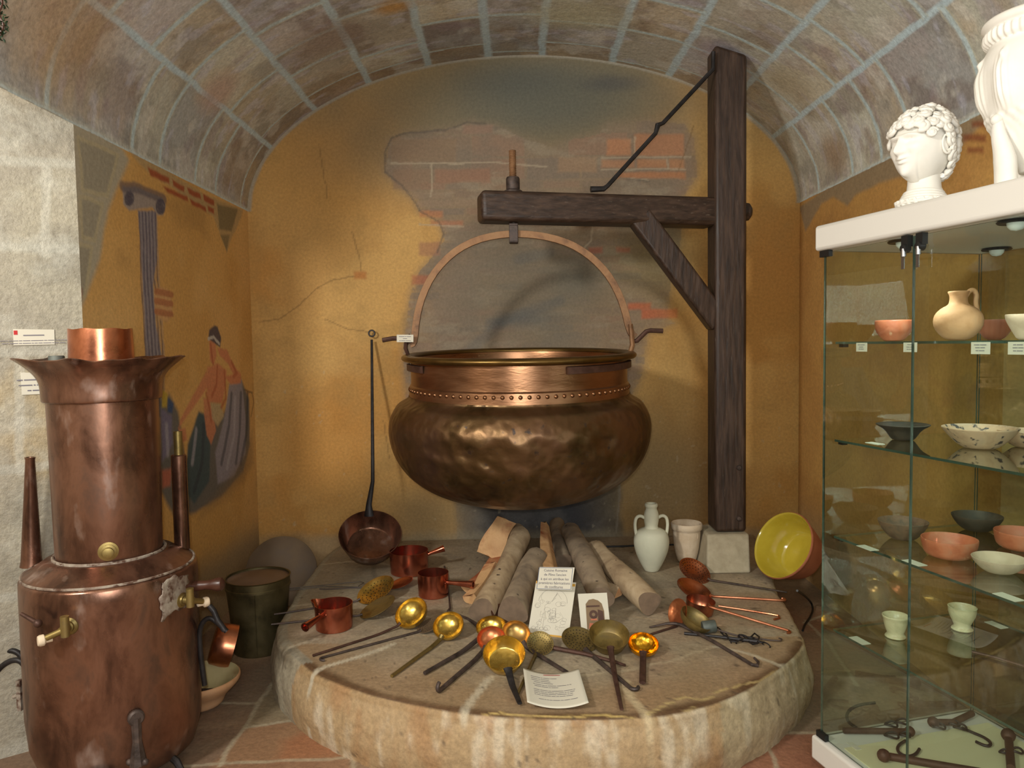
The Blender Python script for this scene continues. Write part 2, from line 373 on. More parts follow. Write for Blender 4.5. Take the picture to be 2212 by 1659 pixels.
def grid(name, nu, nv, fn, mat, kind=None, obj=None):
    """a nu x nv grid; fn(U, V) gives the positions; returns object, its flat uv index arrays"""
    u, v = np.meshgrid(np.linspace(0, 1, nu), np.linspace(0, 1, nv), indexing='ij')
    P = fn(u.ravel(), v.ravel())
    i = np.arange((nu-1)*(nv-1)); a = (i//(nv-1))*nv+(i % (nv-1))
    fs = np.stack([a, a+nv, a+nv+1, a+1], 1)
    return P, fs
def surf(name, P, fs, colors, mat, kind='structure'):
    me = bpy.data.meshes.new(name)
    me.vertices.add(len(P)); me.vertices.foreach_set('co', P.astype(np.float32).ravel())
    n = len(fs); me.loops.add(n*4); me.loops.foreach_set('vertex_index', fs.astype(np.int32).ravel())
    me.polygons.add(n); me.polygons.foreach_set('loop_start', np.arange(n, dtype=np.int32)*4)
    try: me.polygons.foreach_set('loop_total', np.full(n, 4, dtype=np.int32))
    except Exception: pass
    me.update(calc_edges=True); me.validate()
    at_ = me.color_attributes.new('paint', 'FLOAT_COLOR', 'POINT')
    at_.data.foreach_set('color', np.hstack([np.clip(colors, 0, 1), np.ones((len(P), 1))]).astype(np.float32).ravel())
    me.materials.append(mat); me.shade_smooth()
    o = bpy.data.objects.new(name, me); scene.collection.objects.link(o)
    if kind: o['kind'] = kind
    return o
MP = painted('mural_plaster'); MS = painted('painted_stone', bump=0.006, bscale=16, amt=0.3, rough=0.65, spec=0.4)
MG = painted('glossy_stone', bump=0.010, bscale=24, amt=0.25, rough=0.42, spec=0.5)
YB = 5.0
pL = at(540, 600, YB); XL = pL.x; XR = at(1727, 600, YB).x
XC = (XL+XR)/2; AR = (XR-XL)/2
ZS = (at(540, 447, YB).z+at(1727, 447, YB).z)/2; BR = at(1128, 119, YB).z-ZS
YV = 2.3                                    # where the vault ends, towards the viewer
YLW = 3.03; YRW = 2.92                       # where the side walls turn outwards
PT = 0.27                                   # height of the hearth top
def bw(px, py): p = at(px, py, YB); return (p.x, p.z)
def rnd(lst, f): return [f(*p) for p in lst]
# ---- back wall: ochre plaster, soot, a patch of bare brick
nx, nz = 420, 420
P, fs = grid('', nx, nz, lambda u, v: np.stack([XL-.02+u*(XR-XL+.04), np.full_like(u, YB), v*(ZS+BR+.03)], 1), None)
c = Canvas(P[:, [0, 2]].copy(), P, (196, 152, 88), 3)
c.mottle((188, 134, 64), 1.6, .42, .62, .6, 1); c.mottle((212, 170, 102), 2.2, .5, .7, .55, 2); c.mottle((168, 134, 78), 3.5, .52, .75, .5, 3)
c.blob(bw(690, 960), (.30, .36), (192, 132, 58), .55, .6); c.blob(bw(760, 330), (.5, .35), (188, 136, 66), .6, .7)
c.blob(bw(1560, 330), (.3, .3), (200, 160, 90), .5, .8)
# big grey soot cloud below the crown of the arch, fading down
dx = c.w-np.array(bw(1130, 215))
g = 1-sstep(.30, 1.30, np.sqrt((dx[:, 0]/1.55)**2+(dx[:, 1]/.72)**2)+.35*(fbm(P, 2.2, 40)-.5))
c.mix((120, 112, 90), g*.95)
c.blob(bw(1180, 210), (.55, .22), (96, 98, 88), .75, .7); c.blob(bw(1320, 180), (.18, .05), (72, 74, 78), .5, .8)
c.blob(bw(1120, 175), (.3, .10), (86, 88, 82), .5, .9)
# bare masonry patch
patch = rnd([(832, 372), (842, 305), (880, 285), (960, 280), (1020, 263), (1070, 272), (1130, 300), (1190, 318), (1230, 305), (1290, 290), (1315, 268), (1400, 262), (1480, 268), (1500, 300),
    (1505, 380), (1480, 420), (1470, 520), (1450, 600), (1440, 690), (1455, 700), (1400, 720), (1390, 800), (1345, 900), (1340, 1060), (1335, 1180), (990, 1180), (985, 1060), (950, 1000), (880, 900), (870, 760), (885, 640), (905, 590), (960, 520), (950, 480), (905, 455), (895, 430), (860, 400)], bw)
c.poly(patch, (140, 122, 100), .06, .9)
low_dark = rnd([(1000, 1180), (985, 1060), (1060, 1010), (1250, 1010), (1335, 1060), (1340, 1180)], bw)
# bricks in the patch, in rows of the wall
insd = inside(c.w, patch)
rngb = np.random.RandomState(4)
x0, x1 = bw(830, 600)[0], bw(1500, 600)[0]; z = bw(1000, 1180)[1]; ztop = bw(1000, 265)[1]; row = 0
while z < ztop:
    hh = .052 if z < bw(0, 420)[1] else .15
    if hh > .1: ww0 = .34
    else: ww0 = .20
    x = x0-rngb.rand()*ww0
    while x < x1:
        ww = ww0*(.8+.5*rngb.rand()); t = rngb.rand()
        if t < .85:
            colr = [(146, 122, 102), (134, 114, 96), (150, 118, 96), (128, 114, 100), (154, 130, 106)][rngb.randint(5)]
            q = c.w; m = (q[:, 0] > x+.006) & (q[:, 0] < x+ww-.008) & (q[:, 1] > z+.005) & (q[:, 1] < z+hh-.006) & insd
            c.c[m] += (srgb(colr)-c.c[m])*(.35+.25*rngb.rand())
        x += ww
    pass
    z += hh+.004
c.mottle((128, 116, 98), 3.5, .45, .65, 0.0, 30)
sel = insd*1.0; c.mix((126, 114, 98), sel*sstep(.42, .66, fbm(P, 3.2, 55))*.55); c.mix((160, 146, 122), sel*sstep(.58, .72, fbm(P*np.array([1, 1, 3.]), 5, 56))*.4)
c.blob(bw(1150, 640), (.42, .40), (112, 108, 92), .55, .7); c.blob(bw(1250, 600), (.18, .14), (92, 100, 92), .4, .9)
c.blob(bw(1130, 690), (.20, .05), (84, 90, 92), .45, .9); c.blob(bw(1430, 560), (.3, .22), (142, 132, 88), .5, .8)
for a, b in (((1060, 700), (1210, 650)), ((1010, 760), (1080, 700)), ((1120, 560), (1190, 545))): c.line([bw(*a), bw(*b)], .03, (90, 94, 94), .35, .04)
def brick(cv, px0, py0, px1, py1, col, f, op=.8, soft=.012): cv.poly([f(px0, py0), f(px1, py0), f(px1, py1), f(px0, py1)], col, soft, op)
for b in ((905, 455, 958, 470, (186, 122, 80)), (930, 476, 1000, 487, (176, 116, 84)), (905, 522, 950, 552, (164, 116, 90)), (890, 595, 925, 615, (176, 104, 74)), (1355, 655, 1405, 668, (196, 96, 56)), (1385, 668, 1462, 688, (200, 92, 54)),
          (1270, 535, 1300, 548, (168, 92, 68)), (1330, 535, 1360, 545, (170, 100, 72)), (1310, 300, 1362, 335, (190, 130, 88)), (1370, 290, 1478, 338, (184, 126, 86)), (1300, 345, 1370, 362, (182, 130, 92)), (1376, 345, 1440, 364, (186, 128, 84)),
          (1330, 372, 1480, 386, (188, 124, 78)), (1445, 345, 1478, 366, (188, 132, 88)), (1205, 340, 1290, 372, (160, 130, 100)), (845, 300, 985, 350, (140, 116, 90)), (1000, 270, 1065, 288, (150, 120, 100)), (850, 365, 930, 408, (140, 114, 90)), (940, 365, 1060, 395, (152, 112, 88)),
          (765, 586, 792, 602, (178, 104, 50))):
    brick(c, b[0], b[1], b[2], b[3], b[4], bw, .65)
for ln in ([(1300, 340), (1490, 340)], [(1300, 366), (1480, 366)], [(1340, 384), (1400, 390)], [(1372, 295), (1372, 338)], [(1440, 345), (1442, 365)], [(1280, 480), (1276, 520), (1262, 535)], [(845, 352), (1080, 352), (1180, 360)], [(930, 352), (935, 405), (930, 425)], [(905, 485), (1000, 488)]):
    c.line(rnd(ln, bw), .007, (184, 168, 140), .55)
for ln in ([(832, 372), (832, 330), (845, 300), (880, 285), (960, 282), (1010, 264), (1050, 266)], [(832, 372), (870, 400), (900, 440), (905, 455)], [(905, 455), (950, 480), (958, 505), (945, 545)], [(1340, 384), (1402, 393)]):
    c.line(rnd(ln, bw), .008, (92, 84, 74), .55)
for ln in ([(560, 695), (600, 690), (640, 665), (680, 625), (720, 605), (765, 596)], [(690, 310), (700, 380), (705, 430)], [(760, 500), (778, 560), (782, 585)], [(700, 690), (750, 710), (800, 720)], [(830, 910), (840, 990)], [(1500, 270), (1480, 330), (1465, 370)]):
    c.line(rnd(ln, bw), .005, (116, 88, 52), .5)
# low dark grey patch at the foot of the wall, mottled darker
c.poly(low_dark, (84, 84, 84), .05, .95, nz=None); c.mottle((60, 60, 64), 8, .5, .7, .0)
m = (1-sstep(0, .05, -np.where(inside(c.w, low_dark), dseg(c.w, low_dark, True), -dseg(c.w, low_dark, True))))
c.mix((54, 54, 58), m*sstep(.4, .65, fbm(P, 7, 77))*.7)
c.blob(bw(930, 1120), (.28, .20), (150, 128, 90), .7, .7); c.blob(bw(1440, 1050), (.40, .48), (138, 120, 84), .85, .7); c.blob(bw(1480, 800), (.22, .5), (160, 134, 80), .45, .9)  # grey-brown blob at lower right paints in the cauldron's cast shade
c.line(rnd([(1335, 1000), (1338, 1090), (1330, 1150)], bw), .008, (150, 144, 130), .4)
c.mix((190, 178, 150), (sstep(.80, .86, fbm(P, 26, 91, 3)))*.35*(P[:, 2] < 1.5))
# foot of the wall, lighter mortar fillet
c.mix((150, 138, 112), (1-sstep(.27, .35, P[:, 2]+.06*(fbm(P, 8, 12)-.5)))*.6)
# slightly deeper ochre, fading out from the left corner
c.mix((186, 140, 74), (1-sstep(0, .10, P[:, 0]-XL))*.4)
# outline of the arch in light mortar
th = np.sqrt(((P[:, 0]-XC)/AR)**2+((np.maximum(P[:, 2], ZS)-ZS)/BR)**2)
c.mix((158, 152, 136), sstep(.982, .992, th+.006*(fbm(P, 12, 8)-.5))*(P[:, 2] > ZS)*.8)
surf('wall_back', P, fs, c.c, MP)
# ---- vault
def vth(px, py):                            # a pixel to (angle, y) on the vault
    d = ray(px, py); o = EYE
    A = (d.x/AR)**2+(d.z/BR)**2; B = 2*((o.x-XC)*d.x/AR**2+(o.z-ZS)*d.z/BR**2); Cc = ((o.x-XC)/AR)**2+((o.z-ZS)/BR)**2-1
    t = (-B+math.sqrt(B*B-4*A*Cc))/(2*A); p = o+d*t
    return math.atan2((p.z-ZS)/BR, (p.x-XC)/AR), p.y
nu, nv = 520, 300
P, fs = grid('', nu, nv, lambda u, v: np.stack([XC+AR*np.cos(math.pi*u), YB+.0-v*(YB-YV), ZS+BR*np.sin(math.pi*u)], 1), None)
uu, vv = np.meshgrid(np.linspace(0, 1, nu), np.linspace(0, 1, nv), indexing='ij')
th = (math.pi*uu).ravel(); yy = P[:, 1]
sl = th*1.5                                 # arc coordinate in metres, near enough
c = Canvas(np.stack([sl, yy], 1), P, (158, 138, 112), 11)
jpx = [(1727, 447), (1670, 296), (1628, 168), (1462, 134), (1324, 123), (1169, 119), (1053, 119), (927, 145), (800, 181), (688, 246), (587, 318), (540, 447)]
jth = [0.0]+[vth(px, py+1)[0] for px, py in jpx[1:-1]]+[math.pi]
rs = np.random.RandomState(21)
stone_cols = [(190, 184, 162), (182, 172, 150), (172, 170, 160), (200, 190, 178), (188, 174, 152), (164, 160, 152), (210, 204, 180), (186, 180, 172), (198, 180, 150)]
wth = c.w[:, 0]/1.5; wy = c.w[:, 1]
wobx = .02*(fbm(P, 5, 51)-.5)/1.5; jd = np.full(len(P), 9.0); jr = np.full(len(P), 9.0)
for i in range(len(jth)-1):
    a, b = jth[i], jth[i+1]; m = (wth+wobx >= a) & (wth+wobx < b)
    jd = np.where(m, np.minimum(wth+wobx-a, b-wth-wobx)*1.5, jd)
    y = YB+.02-rs.rand()*.25; first = True
    while y > YV-.3:
        w = (.22+.34*rs.rand()) if y > 3.6 else (.34+.4*rs.rand())
        mm = m & (wy <= y) & (wy > y-w); k = stone_cols[rs.randint(len(stone_cols))]
        c.c[mm] += (srgb(k)-c.c[mm])*.8
        jr = np.where(mm, np.minimum(y-wy, wy-(y-w)), jr)
        # brush streaks inside one stone
        if rs.rand() < .35:
            q = fbm(P[mm]*np.array([1, 3, 1]), 5, 60+i); c.c[mm] += (srgb((188, 170, 144))-c.c[mm])*(sstep(.5, .68, q)*.55)[:, None]
        if rs.rand() < .3:
            q = fbm(P[mm]*np.array([2, 1, 2]), 4, 160+i); c.c[mm] += (srgb((112, 90, 76))-c.c[mm])*(sstep(.48, .66, q)*.5)[:, None]
        y -= w
c.mottle((190, 164, 124), 3.0, .5, .68, .4, 3); c.mottle((136, 126, 112), 4.0, .50, .68, .55, 4); c.mottle((178, 152, 140), 2.4, .60, .74, .3, 5); c.mottle((150, 128, 126), 3.2, .58, .7, .45, 8, (1, 2.5, 1)); c.mottle((196, 190, 196), 5.0, .60, .7, .4, 9, (1, 3, 1)); c.mottle((214, 204, 184), 7.0, .56, .7, .45, 6); c.mottle((140, 112, 80), 5.0, .56, .7, .4, 7)
c.mix((140, 126, 106), (1-sstep(.015, .06, jr))*.25)
c.mix((188, 200, 196), (1-sstep(.013, .026, jd))*.95); c.mix((188, 198, 190), (1-sstep(.009, .018, jr))*.95)
c.mix((214, 206, 170), ((jr > .016) & (jr < .024))*.3)
for px, py, rr, k in ((848, 15, .08, (196, 140, 60)), (1250, 30, .22, (186, 176, 140)), (1560, 115, .14, (168, 148, 150)), (470, 200, .14, (190, 156, 136)), (700, 90, .20, (150, 128, 112)), (1700, 180, .18, (170, 152, 120)), (130, 60, .3, (176, 140, 100)), (1800, 330, .14, (160, 130, 100))):
    t, y = vth(px, py); c.blob((t*1.5, y), (rr, rr*.9), k, .75, .7)
# ragged lower stones and light mortar at the springing
e = np.minimum(th, math.pi-th)*1.5
c.mix((196, 190, 168), (1-sstep(.01, .03, np.abs(e-.02)))*.5)
c.c = c.c*np.array([1.12, 1.22, 1.36])
surf('ceiling', P, fs, c.c, MS)
# ---- left wall
def lw(px, py): p = onx(px, py, XL); return (p.y, p.z)
P, fs = grid('', 260, 380, lambda u, v: np.stack([np.full_like(u, XL), YB-u*(YB-YLW), v*(ZS+.02)], 1), None)
c = Canvas(P[:, [1, 2]].copy(), P, (214, 168, 100), 31)
c.mottle((198, 150, 82), 1.8, .42, .64, .55, 1); c.mottle((222, 180, 116), 2.4, .5, .7, .5, 2); c.mottle((150, 116, 70), 3.0, .55, .75, .4, 3)
c.poly(rnd([(150, 240), (262, 318), (278, 345), (235, 450), (215, 560), (180, 655), (158, 720), (120, 900), (100, 1250), (60, 1250)], lw), (176, 168, 146), .02, .95)
for st in ([(170, 300), (255, 335), (232, 422), (178, 412)], [(174, 425), (222, 440), (205, 520), (178, 512)], [(150, 520), (198, 535), (182, 640), (150, 640)]):
    c.poly(rnd(st, lw), (156, 148, 128), .02, .8); c.line(rnd(st+[st[0]], lw), .012, (190, 176, 138), .6)
for b in ((148, 625, 175, 642), (148, 652, 170, 668)): brick(c, b[0], b[1], b[2], b[3], (168, 74, 56), lw, .9, .02)
# ragged stones and bricks below the springing
c.poly(rnd([(262, 300), (320, 340), (440, 420), (525, 452), (520, 470), (498, 520), (490, 545), (480, 520), (462, 470), (430, 445), (370, 405), (320, 372), (290, 340)], lw), (178, 152, 108), .012, .8)
for q in ([(318, 360), (365, 385), (366, 398), (325, 380)], [(372, 388), (398, 402), (398, 414), (374, 402)], [(352, 402), (405, 425), (406, 436), (362, 416)], [(404, 405), (432, 420), (434, 432), (408, 420)], [(410, 430), (444, 448), (446, 458), (414, 442)], [(438, 418), (462, 434), (462, 446), (440, 434)], [(448, 444), (462, 452), (462, 464), (450, 456)]):
    c.poly(rnd(q, lw), (162, 82, 50), .008, .95)
c.poly(rnd([(468, 440), (514, 452), (500, 500), (474, 495)], lw), (134, 118, 84), .01, .95); c.poly(rnd([(476, 508), (496, 508), (490, 542)], lw), (138, 120, 84), .01, .9)
# painted column with scroll capital
c.poly(rnd([(298, 455), (338, 458), (340, 560), (330, 620), (336, 700), (352, 780), (354, 900), (316, 900), (314, 720), (308, 600)], lw), (138, 130, 136), .008, .95)
for k in range(6):
    x0_, x1_ = 301+k*7, 316+k*7.2
    c.line(rnd([(x0_, 460), (x0_+4, 600), (x1_, 770), (x1_, 900)], lw), .008, (84, 78, 92), .7); c.line(rnd([(x0_+3, 460), (x0_+7, 600), (x1_+3, 770), (x1_+3, 900)], lw), .006, (150, 142, 140), .5)
c.poly(rnd([(264, 400), (290, 402), (352, 428), (358, 445), (352, 465), (342, 466), (330, 450), (300, 452), (280, 456), (266, 440)], lw), (156, 144, 136), .008, .95)
c.line(rnd([(264, 402), (290, 404), (355, 430)], lw), .03, (92, 84, 92), .7)
for sx, sy in ((279, 428), (347, 447)):
    for rr in (14, 8, 3):
        pts = [(sx+rr*.62*math.cos(t*.6), sy+rr*math.sin(t*.6)) for t in range(11)]; c.line(rnd(pts, lw), .010, (78, 72, 84), .85)
c.poly(rnd([(332, 630), (345, 620), (362, 625), (372, 650), (374, 680), (362, 694), (345, 690), (335, 665)], lw), (206, 160, 108), .012, .95)
for y_ in (630, 650, 672): c.line(rnd([(336, y_), (372, y_+6)], lw), .022, (176, 112, 74), .85, .01)
# fresco of seated figures in grey and green drapery
c.poly(rnd([(345, 870), (365, 850), (385, 890), (395, 950), (400, 1000), (430, 900), (450, 890), (470, 920), (505, 850), (520, 820), (538, 860), (540, 960), (525, 1020), (480, 1070), (420, 1110), (380, 1120), (345, 1060)], lw), (92, 98, 100), .02, .9)
c.poly(rnd([(495, 830), (522, 822), (530, 900), (530, 980), (505, 1030), (470, 1045), (465, 980), (485, 900)], lw), (150, 144, 152), .015, .95)
c.poly(rnd([(430, 890), (448, 900), (455, 950), (452, 1040), (420, 1090), (400, 1060), (405, 960)], lw), (70, 88, 92), .015, .95)
c.poly(rnd([(347, 880), (372, 900), (372, 960), (350, 1000)], lw), (124, 118, 144), .015, .9); c.poly(rnd([(350, 840), (362, 850), (360, 880), (350, 880)], lw), (196, 168, 66), .01, .9); c.poly(rnd([(362, 858), (374, 870), (372, 895), (362, 890)], lw), (60, 84, 124), .01, .9)
skin = (206, 134, 96); sk2 = (176, 98, 66)
c.poly(rnd([(452, 735), (466, 740), (468, 770), (462, 790), (454, 780)], lw), skin, .008, .95)
c.poly(rnd([(448, 795), (470, 785), (490, 800), (486, 840), (480, 870), (450, 870), (446, 830)], lw), skin, .012, .95)
c.poly(rnd([(446, 800), (452, 830), (440, 850), (415, 885), (400, 905), (385, 925), (390, 905), (420, 850), (436, 820)], lw), skin, .010, .9)
c.poly(rnd([(440, 860), (452, 862), (462, 900), (466, 930), (456, 960), (446, 940), (442, 900)], lw), skin, .010, .9)
c.poly(rnd([(470, 752), (490, 755), (500, 780), (520, 808), (520, 828), (498, 830), (485, 812), (505, 808), (492, 785), (475, 770)], lw), skin, .010, .95)
c.poly(rnd([(385, 925), (400, 925), (404, 950), (392, 955)], lw), skin, .01, .9); c.poly(rnd([(350, 1015), (372, 1010), (368, 1050), (350, 1055)], lw), (196, 110, 84), .015, .8)
c.poly(rnd([(455, 870), (478, 872), (484, 900), (470, 920), (458, 905)], lw), (186, 168, 130), .012, .8)
c.poly(rnd([(450, 733), (452, 712), (464, 703), (470, 705), (478, 728), (476, 750), (464, 742)], lw), (84, 76, 84), .008, .95)
c.line(rnd([(450, 733), (462, 728), (474, 742)], lw), .012, (206, 200, 190), .8)
for ln in ([(470, 790), (468, 830), (458, 855)], [(446, 850), (452, 880), (456, 910)], [(500, 780), (512, 805), (505, 812)], [(455, 745), (460, 785)], [(485, 800), (488, 860), (478, 880)]): c.line(rnd(ln, lw), .014, sk2, .7, .01)
for ln in ([(500, 850), (495, 920), (478, 1000)], [(520, 850), (518, 930), (510, 1000)], [(440, 920), (436, 1000), (420, 1060)], [(535, 850), (532, 940), (520, 1000)]): c.line(rnd(ln, lw), .016, (56, 62, 72), .6, .02)
for ln in ([(508, 860), (506, 940), (490, 1010)], [(424, 930), (415, 1000)], [(360, 920), (362, 980)]): c.line(rnd(ln, lw), .014, (176, 172, 180), .6, .02)
c.line(rnd([(528, 842), (545, 848), (548, 870), (542, 900)], lw), .008, (96, 76, 60), .6)
c.poly(rnd([(520, 1000), (545, 930), (548, 1000), (500, 1070), (430, 1120), (440, 1100)], lw), (140, 116, 82), .05, .5)
c.mix((140, 128, 104), (1-sstep(.28, .5, P[:, 2]+.1*(fbm(P, 6, 12)-.5)))*.7)
surf('wall_left', P, fs, c.c, MP)
# ---- left pier, turned towards the room: rough pale stones
def strip(x0, y0, x1, y1, z1, n, nz, base, seed, mat, name, z0=0.0, dd=None):
    P, fs = grid('', n, nz, lambda u, v: np.stack([x0+(x1-x0)*u, y0+(y1-y0)*u, z0+(z1-z0)*v], 1), None)
    L_ = math.hypot(x1-x0, y1-y0); u = np.repeat(np.linspace(0, 1, n), nz)
    c = Canvas(np.stack([u*L_, P[:, 2]], 1), P, base, seed)
    if dd: dd(c, P)
    return surf(name, P, fs, c.c, mat)
PLx, PLy = -2.75, 2.32
nL = V(-(PLy-YLW), (PLx-XL), 0)
def pier(px, py):
    p = onplane(px, py, V(XL, YLW, 0), nL); return (math.hypot(p.x-XL, p.y-YLW), p.z)
def dpier(c, P):
    c.mottle((172, 164, 142), 2.5, .42, .62, .7, 1); c.mottle((122, 116, 102), 4, .5, .7, .5, 2); c.mottle((186, 156, 96), 2.2, .62, .74, .4, 3); c.mottle((196, 194, 180), 6, .5, .7, .35, 4, (1, 1, 1.4))
    for z_ in (2.32, 1.98, 1.58, 1.12, .62): c.line([(-.1, z_+.03), (1.6, z_-.03)], .022, (184, 182, 168), .5)
    for u_, a, b in ((.10, 2.32, 1.98), (.45, 1.98, 1.58), (.22, 1.58, 1.12), (.5, 1.12, .62), (.18, .62, 0)): c.line([(u_, a), (u_+.02, b)], .02, (192, 188, 172), .6)
strip(XL, YLW, PLx, PLy, 3.9, 190, 400, (156, 148, 130), 41, MG, 'wall_left', dd=dpier)
strip(PLx, PLy, PLx, -4.0, 3.9, 8, 8, (190, 176, 150), 43, MP, 'wall_left')
# ---- right wall and pier
def rw(px, py): p = onx(px, py, XR); return (p.y, p.z)
P, fs = grid('', 220, 320, lambda u, v: np.stack([np.full_like(u, XR), YRW+u*(YB-YRW), v*(ZS+.02)], 1), None)
c = Canvas(P[:, [1, 2]].copy(), P, (194, 148, 84), 51)
c.mottle((176, 128, 70), 1.8, .42, .64, .5, 1); c.mottle((204, 160, 90), 2.4, .5, .7, .5, 2); c.mottle((160, 118, 70), 4.0, .55, .75, .4, 3)
c.poly(rnd([(1727, 447), (1740, 500), (1775, 440), (1800, 425), (1830, 445), (1850, 420), (1900, 395), (1960, 380), (2000, 340), (2060, 330), (2212, 180), (2212, 150), (1900, 330)], rw), (150, 132, 104), .015, .9)
for b in ((2080, 290, 2130, 305), (2090, 318, 2125, 330), (2100, 262, 2180, 275)): brick(c, *b, (140, 80, 50), rw, .85)
c.mix((150, 130, 100), (1-sstep(.3, .6, P[:, 2]))*.5)
surf('wall_right', P, fs, c.c, MP)
def dpr(c, P):
    c.mottle((170, 120, 60), 1.8, .42, .64, .5, 1); c.mottle((204, 160, 96), 2.4, .5, .7, .4, 2); c.mottle((140, 120, 96), 1.5, .55, .7, .6, 3)
strip(XR, YRW, 3.0, 1.9, 3.9, 90, 160, (164, 130, 86), 53, MP, 'wall_right', dd=dpr)
strip(3.0, 1.9, 3.0, -4.0, 3.9, 8, 8, (190, 176, 150), 54, MP, 'wall_right')
strip(3.0, -4.0, PLx, -4.0, 3.9, 8, 8, (176, 160, 134), 55, MP, 'wall_front')
P, fs = grid('', 6, 6, lambda u, v: np.stack([PLx-.1+u*(3.1-PLx+.1), -4.1+v*9.3, np.full_like(u, 3.9)], 1), None)
surf('ceiling', P, fs, np.tile(srgb((190, 180, 160)), (len(P), 1)), MP)
# ---- floor
def fl2(px, py): p = onz(px, py, 0); return (p.x, p.y)
P, fs = grid('', 560, 300, lambda u, v: np.stack([-2.2+u*4.6, 2.05+v*3.0, np.zeros_like(u)], 1), None)
c = Canvas(P[:, :2].copy(), P, (124, 106, 86), 61)
c.mottle((120, 92, 72), 2.0, .42, .62, .6, 1); c.mottle((162, 136, 106), 3.2, .5, .7, .5, 2); c.mottle((150, 98, 68), 1.6, .56, .72, .4, 3)
c.poly(rnd([(530, 1571), (612, 1559), (650, 1556), (690, 1590), (790, 1634), (755, 1638), (460, 1652), (491, 1622)], fl2), (150, 112, 78), .02, .6)
c.poly(rnd([(612, 1600), (680, 1575), (785, 1632), (600, 1645)], fl2), (158, 102, 68), .04, .6)
c.poly(rnd([(460, 1652), (755, 1638), (760, 1700), (440, 1700)], fl2), (146, 106, 78), .03, .6)
c.poly(rnd([(600, 1470), (560, 1513), (530, 1571), (645, 1556), (600, 1400)], fl2), (140, 128, 100), .02, .6)
c.poly(rnd([(1695, 1584), (1770, 1584), (1800, 1700), (1560, 1700), (1540, 1655)], fl2), (146, 92, 68), .03, .7)
for ln in ([(640, 1400), (594, 1471), (560, 1513), (530, 1571), (491, 1622), (475, 1655)], [(440, 1518), (551, 1519)], [(530, 1571), (612, 1559), (645, 1555)], [(400, 1654), (612, 1643), (760, 1637), (790, 1632)], [(760, 1637), (764, 1700)], [(787, 1634), (854, 1662)],
           [(1695, 1582), (1768, 1583), (1900, 1583)], [(1657, 1614), (1672, 1640), (1690, 1700)], [(1735, 1345), (1800, 1322)], [(1740, 1340), (1790, 1390), (1850, 1480)], [(1690, 1240), (1800, 1240)]):
    c.line(rnd(ln, fl2), .011, (176, 166, 140), .6, .008)
surf('floor', P, fs, c.c, MS)
P, fs = grid('', 6, 6, lambda u, v: np.stack([PLx-.2+u*(3.2-PLx+.2), -4.1+v*9.3, np.full_like(u, -.012)], 1), None)
surf('floor', P, fs, np.tile(srgb((150, 122, 96)), (len(P), 1)), MS)
# ---- hearth platform
out_px = [(760, 1172), (736, 1175), (696, 1201), (682, 1221), (650, 1262), (635, 1284), (612, 1323), (597, 1355), (598, 1386), (614, 1404), (640, 1428), (672, 1455), (733, 1480), (809, 1507), (915, 1528), (1005, 1543), (1100, 1551), (1250, 1557), (1400, 1553), (1520, 1532), (1620, 1493), (1690, 1446), (1730, 1412), (1745, 1383), (1724, 1345), (1711, 1317), (1687, 1287), (1676, 1270), (1665, 1235), (1660, 1200), (1655, 1172)]
op = [onz(x, y, PT) for x, y in out_px]
for i in (0, -1): op[i].y = YB-.002
op[1].y = YB-.02
def resample(pts, n, sm=2):
    pts = [np.array([p.x, p.y]) for p in pts]
    for _ in range(sm):
        q = [pts[0]]
        for a, b in zip(pts[:-1], pts[1:]): q += [a*.75+b*.25, a*.25+b*.75]
        q.append(pts[-1]); pts = q
    d = np.cumsum([0]+[np.linalg.norm(b-a) for a, b in zip(pts[:-1], pts[1:])])
    t = np.linspace(0, d[-1], n); A = np.array(pts)
    return np.stack([np.interp(t, d, A[:, 0]), np.interp(t, d, A[:, 1])], 1)
O = resample(op, 520, 1); cen = np.array([.0, YB-.002])
tn = np.gradient(O, axis=0); tn /= np.linalg.norm(tn, axis=1)[:, None]; nrm = np.stack([tn[:, 1], -tn[:, 0]], 1)
if ((O-cen)*nrm).sum(1).mean() < 0: nrm = -nrm
lay = []
for k in range(130):                          # rings over the top, from the centre out
    s_ = (k/129.0)**.8; lay.append((s_, 0.0, 0.0))
rb = .035
rows = [np.hstack([cen+(O-nrm*rb-cen)*s_, np.full((len(O), 1), PT)]) for s_, _, _ in lay]
for k in range(1, 7):
    a = math.pi/2*k/6; rows.append(np.hstack([O-nrm*rb+nrm*rb*math.sin(a), np.full((len(O), 1), PT-rb*(1-math.cos(a)))]))
for k in range(1, 24):
    z = (PT-rb)*(1-k/23.0); bul = .02*math.sin(math.pi*k/23)+.015*k/23
    rows.append(np.hstack([O+nrm*bul, np.full((len(O), 1), z)]))
P = np.vstack(rows); nr = len(rows); no = len(O)
P[:, 1] = np.minimum(P[:, 1], YB-.002)
rough_ = (fbm(P, 6, 70)-.5); P[:, 2] -= np.where(P[:, 2] > PT-.001, np.abs(rough_)*.006, 0)
rad = np.repeat(np.arange(nr), no); side = rad > 131
off = (fbm(P, 5, 71)-.5)*.03+(fbm(P, 18, 72)-.5)*.012
P[:, :2] += np.where(side, off, 0)[:, None]*np.tile(nrm, (nr, 1))
i = np.arange((nr-1)*(no-1)); a = (i//(no-1))*no+(i % (no-1)); fs = np.stack([a, a+no, a+no+1, a+1], 1)
P[:, 1] = np.minimum(P[:, 1], YB-.004)
c = Canvas(P[:, :2].copy(), P, (160, 146, 122), 71)
c.mottle((150, 132, 104), 2.2, .42, .62, .6, 1); c.mottle((182, 164, 140), 4, .5, .7, .5, 2); c.mottle((128, 118, 102), 7, .56, .72, .5, 3); c.mottle((160, 124, 96), 2.0, .56, .7, .4, 4)
